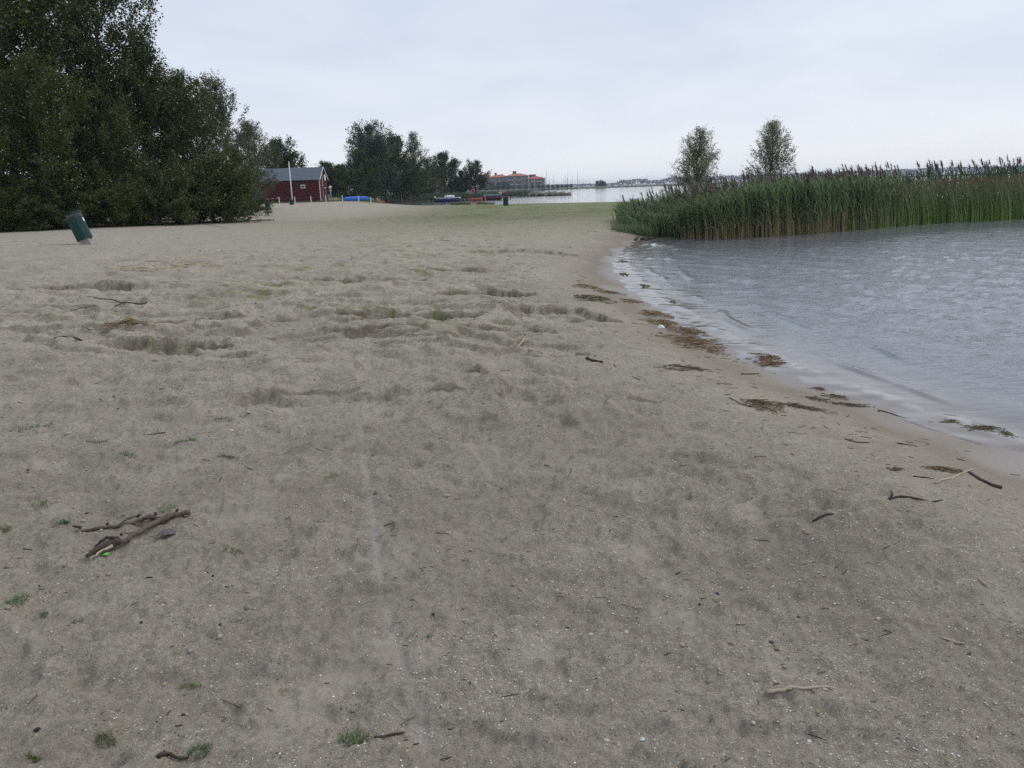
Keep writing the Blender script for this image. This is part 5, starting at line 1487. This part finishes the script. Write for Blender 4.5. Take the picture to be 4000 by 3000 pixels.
frk('driftwood', [(2505, 938), (2520, 932), (2528, 944)], [(2525, 938), (2545, 938), (2562, 932)], (.06, .045), 'wood_wet', 'forked wet log at the water by the reeds')
q = at(1005, 822)
lg = empty('log', q, .1); tag(lg, 'pale weathered log with a dark end beside the upright bin', 'log')
MB().tube([(-1.0, 0, .22), (-.6, 0, .24), (0, 0, .2), (.6, .05, .14), (1.1, .1, .10)], [.05, .2, .21, .14, .08], 9).build('trunk_piece', M['wood_grey'], lg, True)
MB().tube([(.75, .05, .12), (1.25, .1, .1)], [.135, .11], 9).build('charred_end', M['wood_wet'], lg, True)

# heaps of washed-up weed
def clump(name, px, py, wpx, hpx, n, pal, label, mound=.02, ang=0., cat='seaweed', th=1.0):
    c = at(px, py)
    ex = at(px + wpx / 2, py) - c; ey = at(px, py - hpx / 2) - c
    rx = ex.length; ry = Vector((ey.x, ey.y, 0)).length
    g = np.random.default_rng(abs(int(px * 7 + py)))
    n = int(n * 1.1); mound = mound * .7
    a = g.uniform(0, 6.28, n); r = g.uniform(0, 1, n) ** .75 * (.65 + .75 * np.clip(.5 + noise(np.cos(a) * 2.2 + px * .37, np.sin(a) * 2.2 + py * .11), 0, 1))
    lx = rx * r * np.cos(a); ly = ry * r * np.sin(a)
    x = c.x + lx * math.cos(ang) - ly * math.sin(ang); y = c.y + lx * math.sin(ang) + ly * math.cos(ang)
    z = ground_z(x, y) + mound * np.maximum(0, 1 - r) * g.uniform(.2, 1, n)
    dist = c.length
    ln = np.clip(rx * g.uniform(.15, .5, n), .02, .22); wd = np.full(n, .0007 * dist * th) * g.uniform(.6, 1.3, n)
    an = g.normal(ang, .7, n)
    seg = 3; P = []
    tt = np.linspace(-.5, .5, seg + 1)
    cur = g.normal(0, .5, n)
    cx = x[:, None] + np.cos(an[:, None] + cur[:, None] * tt) * ln[:, None] * tt
    cy = y[:, None] + np.sin(an[:, None] + cur[:, None] * tt) * ln[:, None] * tt
    cz_ = z[:, None] + .004 + g.uniform(0, 1, (n, 1)) * mound * .5 * (1 - 3.2 * tt ** 2)
    nx = -np.sin(an)[:, None] * wd[:, None] * .5; ny = np.cos(an)[:, None] * wd[:, None] * .5
    up = wd[:, None] * .7
    V = np.stack([np.stack([cx - nx, cy - ny, cz_], -1), np.stack([cx + nx, cy + ny, cz_], -1), np.stack([cx, cy, cz_ + up], -1)], 2)   # n,seg+1,3,3
    id_ = np.arange(n * (seg + 1) * 3).reshape(n, seg + 1, 3)
    Fs = [np.stack([id_[:, :-1, k], id_[:, :-1, (k + 1) % 3], id_[:, 1:, (k + 1) % 3], id_[:, 1:, k]], -1).reshape(-1, 4) for k in range(3)]
    pal = np.array(pal); cc = pal[g.integers(0, len(pal), n)] * g.uniform(.7, 1.3, (n, 1))
    V = V.reshape(-1, 3) - np.array(c)[None]
    o = empty(name, c)
    k = link('strands', np_mesh('strands', V, np.concatenate(Fs), np.repeat(cc, (seg + 1) * 3, 0)), o, M['debris']); k['kind'] = 'stuff'
    tag(o, label, cat, 'weed heaps washed up along the shore'); return o
BR = [(.17, .115, .065), (.24, .165, .09), (.11, .075, .05), (.3, .22, .13)]
GN = [(.13, .135, .06), (.18, .17, .09), (.12, .10, .06)]
DK = [(.08, .06, .045), (.12, .09, .06), (.15, .12, .075)]
for (px, py, w, h, n, pal, lab, md) in [
        (2555, 1228, 110, 24, 130, BR, 'first brown weed heap below the bend of the waterline', .03),
        (2590, 1266, 100, 28, 150, BR, 'brown weed heap with the pale stalk pointing at it', .04),
        (2690, 1298, 130, 36, 190, BR, 'larger brown weed heap in the middle of the row', .045),
        (2700, 1338, 170, 42, 240, BR, 'widest dark brown weed heap of the row', .045),
        (2780, 1372, 60, 26, 80, BR, 'last small brown weed heap of the row', .03),
        (3005, 1402, 130, 26, 150, DK + BR, 'dark weed heap close to the wash', .035),
        (3020, 1424, 140, 26, 150, DK + BR, 'dark weed tail below the heap close to the wash', .03),
        (2625, 1182, 50, 14, 60, GN, 'small green weed where the waterline bends', .03),
        (2518, 1118, 50, 12, 60, GN, 'green weed wisp at the water, second from the reeds', .03),
        (2438, 1073, 36, 12, 60, GN, 'dark green weed tuft on the sand edge', .03),
        (2440, 1025, 50, 10, 60, GN, 'green weed wisp nearest the reeds', .03),
        (2985, 1585, 110, 34, 170, DK + BR, 'twig heap with pale stalks lying on it', .035),
        (3120, 1590, 160, 14, 90, DK, 'thin weed line right of the twig heap', .012),
        (3200, 1520, 60, 12, 50, DK, 'upper end of the loose weed wreath', .012),
        (3190, 1560, 70, 14, 60, DK, 'left side of the loose weed wreath', .012),
        (3270, 1550, 80, 16, 70, DK, 'right side of the loose weed wreath', .012),
        (3330, 1583, 120, 10, 70, DK, 'lower tail of the loose weed wreath', .012),
        (3720, 1650, 160, 16, 110, GN + DK, 'thin end of the green weed rope at the wash', .02),
        (3850, 1678, 170, 24, 200, GN + DK, 'thick green weed rope lying along the wash', .03),
        (3925, 1698, 60, 22, 90, GN + DK, 'curled tip of the green weed rope', .03),
        (2290, 1168, 70, 18, 120, DK + GN, 'dead grass hanging in the edge of a sand hollow', .06),
        (2345, 1170, 60, 14, 80, DK + GN, 'dead grass at the shore end of the sand hollow', .05),
        (2290, 1120, 60, 12, 60, BR, 'brown weed scrap above the grassy hollow', .03),
        (2380, 1143, 70, 12, 70, BR, 'reddish weed scrap between hollow and waterline', .02),
        (2470, 1178, 70, 14, 70, BR, 'reddish weed scrap nearer the waterline', .02),
        (2690, 1438, 130, 16, 80, DK, 'sparse twig scatter below the weed heaps', .015),
        (505, 1318, 84, 28, 130, [(.2, .15, .08), (.15, .11, .06), (.26, .2, .12)], 'tan weed clump in the left sand hollow', .13),
        (3500, 1835, 60, 12, 50, DK, 'loose twiglets above the knotted stick', .01),
        (3690, 1835, 110, 12, 90, DK + BR, 'dry reed scraps left of the crossing stalk', .012)]:
    clump('weed_heap', px, py, w, h, n, pal, lab, md)
# scrap of white rag in the weed
q = at(2580, 1281)
o = MB().add([(-.05, -.02, 0), (.05, -.03, .0), (.06, .03, .01), (-.02, .04, .0), (-.02, .0, .05), (.03, .01, .04)], [(0, 1, 4), (1, 5, 4), (1, 2, 5), (2, 3, 5), (3, 4, 5), (3, 0, 4), (3, 2, 1, 0)]).build('paper_scrap', M['white_paint'], None)
o.location = q; tag(o, 'crumpled white paper scrap caught in the brown weed', 'litter')

# single grass tufts in the foreground
g = np.random.default_rng(61)
def tuft(px, py, wpx, hpx, n, h, label, c=(.075, .13, .03)):
    cc = at(px, py); ex = (at(px + wpx / 2, py) - cc).length; ey = at(px, py - hpx / 2) - cc; ey = math.hypot(ey.x, ey.y)
    a = g.uniform(0, 6.28, n); r = np.sqrt(g.uniform(0, 1, n)); x = cc.x + ex * r * np.cos(a); y = cc.y + ey * r * np.sin(a)
    b = np.stack([x, y, ground_z(x, y) - .002], 1) - np.array(cc)[None]
    an = g.uniform(0, 6.28, n)
    V, Fq, Cc = ribbons(b, np.stack([np.cos(an), np.sin(an)], 1), g.uniform(.4, 1.1, n) * h, np.full(n, max(.002, .0006 * cc.length)), g.uniform(.5, 1.8, n), vary(tuple(k * 1.3 for k in c), n, g), vary(tuple(k * 1.7 for k in c), n, g, .35), g, 2, .2)
    o = empty('grass_tuft', cc); k = link('blades', np_mesh('blades', V, Fq, Cc), o, M['plant']); k['kind'] = 'stuff'
    tag(o, label, 'grass tuft', 'grass tufts in the foreground sand')
for (px, py, w, h, n, hh_, lab, c) in [
        (660, 1985, 80, 26, 110, .030, 'bright grass tuft above the forked branch', (.075, .14, .03)),
        (245, 2040, 44, 16, 60, .03, 'grass tuft beside a small black stone', (.075, .13, .03)),
        (20, 2065, 60, 30, 80, .03, 'grass tuft cut by the left edge, level with the branch', (.08, .12, .03)),
        (75, 2345, 80, 50, 170, .035, 'widest grass tuft at the left edge', (.075, .13, .03)),
        (175, 2405, 34, 20, 50, .03, 'blue-green weed sprout below the widest tuft', (.06, .10, .05)),
        (300, 2428, 40, 16, 40, .022, 'flat grey-green rosette below the forked branch', (.07, .10, .06)),
        (745, 2686, 80, 22, 80, .025, 'grass tuft right of the yellow pebble', (.07, .11, .03)),
        (780, 2935, 90, 50, 150, .035, 'grass tuft behind the crumbling bark piece', (.06, .10, .04)),
        (415, 2895, 90, 50, 110, .035, 'olive grass tuft left of the crumbling bark', (.08, .10, .04)),
        (1385, 2890, 120, 70, 190, .035, 'largest bottom tuft left of the wheel track', (.07, .11, .03)),
        (130, 2965, 50, 30, 60, .03, 'small grass tuft in the bottom left corner', (.07, .11, .03)),
        (910, 2160, 80, 18, 90, .025, 'grass tuft right of the broken branch end', (.075, .13, .03)),
        (135, 1672, 90, 18, 120, .035, 'bright grass patch near the left edge', (.075, .14, .035)),
        (725, 1726, 90, 12, 120, .03, 'bright grass patch in mid-foreground', (.075, .14, .035)),
        (505, 1778, 70, 14, 70, .03, 'thin grass patch left of centre', (.07, .12, .035)),
        (890, 1788, 80, 18, 90, .03, 'pale grass patch right of the thin one', (.08, .12, .05)),
        (1300, 1860, 60, 22, 80, .03, 'grass patch beside the wheel track', (.075, .12, .035)),
        (1520, 1616, 70, 14, 70, .03, 'grass patch where the wheel track begins', (.075, .13, .035)),
        (880, 1640, 80, 14, 80, .03, 'grass patch on the left of the sand ridge', (.075, .13, .035)),
        (165, 1970, 90, 24, 90, .03, 'loose grass patch left of the forked branch', (.08, .12, .035)),
        (1678, 2490, 20, 8, 24, .02, 'tiny green sprout in the shingle', (.05, .13, .02)),
        (380, 1728, 80, 10, 60, .028, 'low grass streak at the left', (.075, .12, .035))]:
    tuft(px, py, w, h, n, hh_, lab, c)

# larger single stones and shells
def stone(px, py, size, col, label, flat=.6, cat='stone', name='stone'):
    q = at(px, py); gg_ = np.random.default_rng(int(px + py))
    v = ico_v * gg_.uniform(.82, 1.12, (12, 1)) * np.array([size * 1.2, size, size * flat])
    me = np_mesh(name, v, ico_f, np.tile(np.array(col), (12, 1)), True)
    o = link(name, me, None, M['stone']); md = o.modifiers.new('round', 'SUBSURF'); md.levels = 1; md.render_levels = 2
    o.location = q + Vector((0, 0, size * flat * .45)); o.rotation_euler = (0, 0, gg_.uniform(0, 6)); tag(o, label, cat)
for (px, py, s_, c, lab) in [
        (642, 2670, .0085, (.55, .42, .22), 'round yellow pebble left of the grass tuft'),
        (145, 2852, .011, (.035, .035, .04), 'biggest black stone near the bottom left'),
        (742, 2545, .012, (.36, .35, .33), 'flat grey stone standing in a small hollow'),
        (716, 2792, .007, (.05, .05, .055), 'black pebble touching a pinkish one'),
        (730, 2792, .007, (.5, .4, .36), 'pinkish pebble touching a black one'),
        (482, 2784, .005, (.04, .04, .05), 'small black pebble in the lower left'),
        (552, 2432, .007, (.05, .05, .055), 'black pebble right of the flat rosette'),
        (860, 2440, .007, (.05, .055, .07), 'blue-black pebble under the pale sand patch'),
        (832, 2250, .008, (.04, .04, .045), 'black pebble with a bright rim'),
        (1693, 2400, .008, (.05, .05, .05), 'black and white stone in the centre foreground'),
        (2228, 2662, .008, (.75, .74, .7), 'bright white pebble at the bottom centre'),
        (2308, 2482, .009, (.7, .68, .62), 'white shell fragment on the dark shingle'),
        (2802, 2320, .010, (.05, .06, .09), 'blue-black stone on the shingle bank'),
        (2732, 2362, .008, (.04, .05, .07), 'darker blue pebble left of the shingle bank'),
        (2672, 2612, .008, (.5, .22, .08), 'orange pebble above the sand lump'),
        (2510, 2890, .009, (.75, .74, .72), 'white round pebble in the bottom gravel patch'),
        (2414, 2912, .008, (.55, .45, .3), 'yellowish pebble in the bottom gravel patch'),
        (3488, 2358, .008, (.72, .7, .68), 'bright white stone on the right shingle'),
        (3120, 2410, .009, (.05, .055, .08), 'dark blue stone at the edge of the right shingle'),
        (3012, 2510, .011, (.05, .055, .08), 'dark blue stone farther left on the shingle'),
        (3265, 1912, .010, (.6, .5, .25), 'yellow stone on the right slope'),
        (3160, 2892, .009, (.75, .75, .73), 'white pebble in the bottom right gravel'),
        (2942, 2822, .009, (.62, .6, .5), 'cream shell piece at the bottom right'),
        (255, 2042, .010, (.04, .04, .05), 'black stone by the grass tuft and shell patch'),
        (325, 2036, .012, (.5, .48, .42), 'pale flat stone right of the shell patch'),
        (110, 1838, .014, (.2, .11, .1), 'dull red stone at the left'),
        (1000, 1198, .022, (.03, .03, .035), 'black stone in the streaky grass')]:
    stone(px, py, s_, c, lab)
def lump(px, py, wpx, label, hgt=.5):
    c = at(px, py); r = (at(px + wpx / 2, py) - c).length; gg_ = np.random.default_rng(int(px * 3 + py))
    v = ico_v * gg_.uniform(.6, 1.25, (12, 1)) * np.array([r, r * .55, r * hgt]); me = np_mesh('sand_lump', v, ico_f, np.tile(np.array((.3, .26, .21)), (12, 1)), True)
    o = link('sand_lump', me, None, M['debris']); md = o.modifiers.new('round', 'SUBSURF'); md.levels = 1; md.render_levels = 2
    o.location = c + Vector((0, 0, r * hgt * .2)); tag(o, label, 'sand lump')
lump(2775, 2660, 60, 'crumbled sand lump in the centre-right foreground', .3)
lump(3370, 2490, 50, 'rounded sand lump in a footprint at lower right', .3)
lump(30, 2215, 46, 'dark crumbly sand lump at the left edge', .3)

# ------------------------------------------------------------------ air
hb = MB().box(-2700, 3500, -60, 4300, -4, 24).build('haze', None, None) if False else None
hm = bpy.data.materials.new('haze'); hm.use_nodes = True
hn = hm.node_tree.nodes; hn.clear()
ho = hn.new('ShaderNodeOutputMaterial'); hv = hn.new('ShaderNodeVolumePrincipled')
hv.inputs['Color'].default_value = (.80, .88, 1, 1); hv.inputs['Density'].default_value = .00018; hv.inputs['Anisotropy'].default_value = .0
hm.node_tree.links.new(hv.outputs[0], ho.inputs['Volume'])
hz_ = MB().box(-4200, 5200, -80, 4400, -4, 26).build('haze', hm)
tag(hz_, 'pale even haze over the lake', 'haze', None, 'stuff')
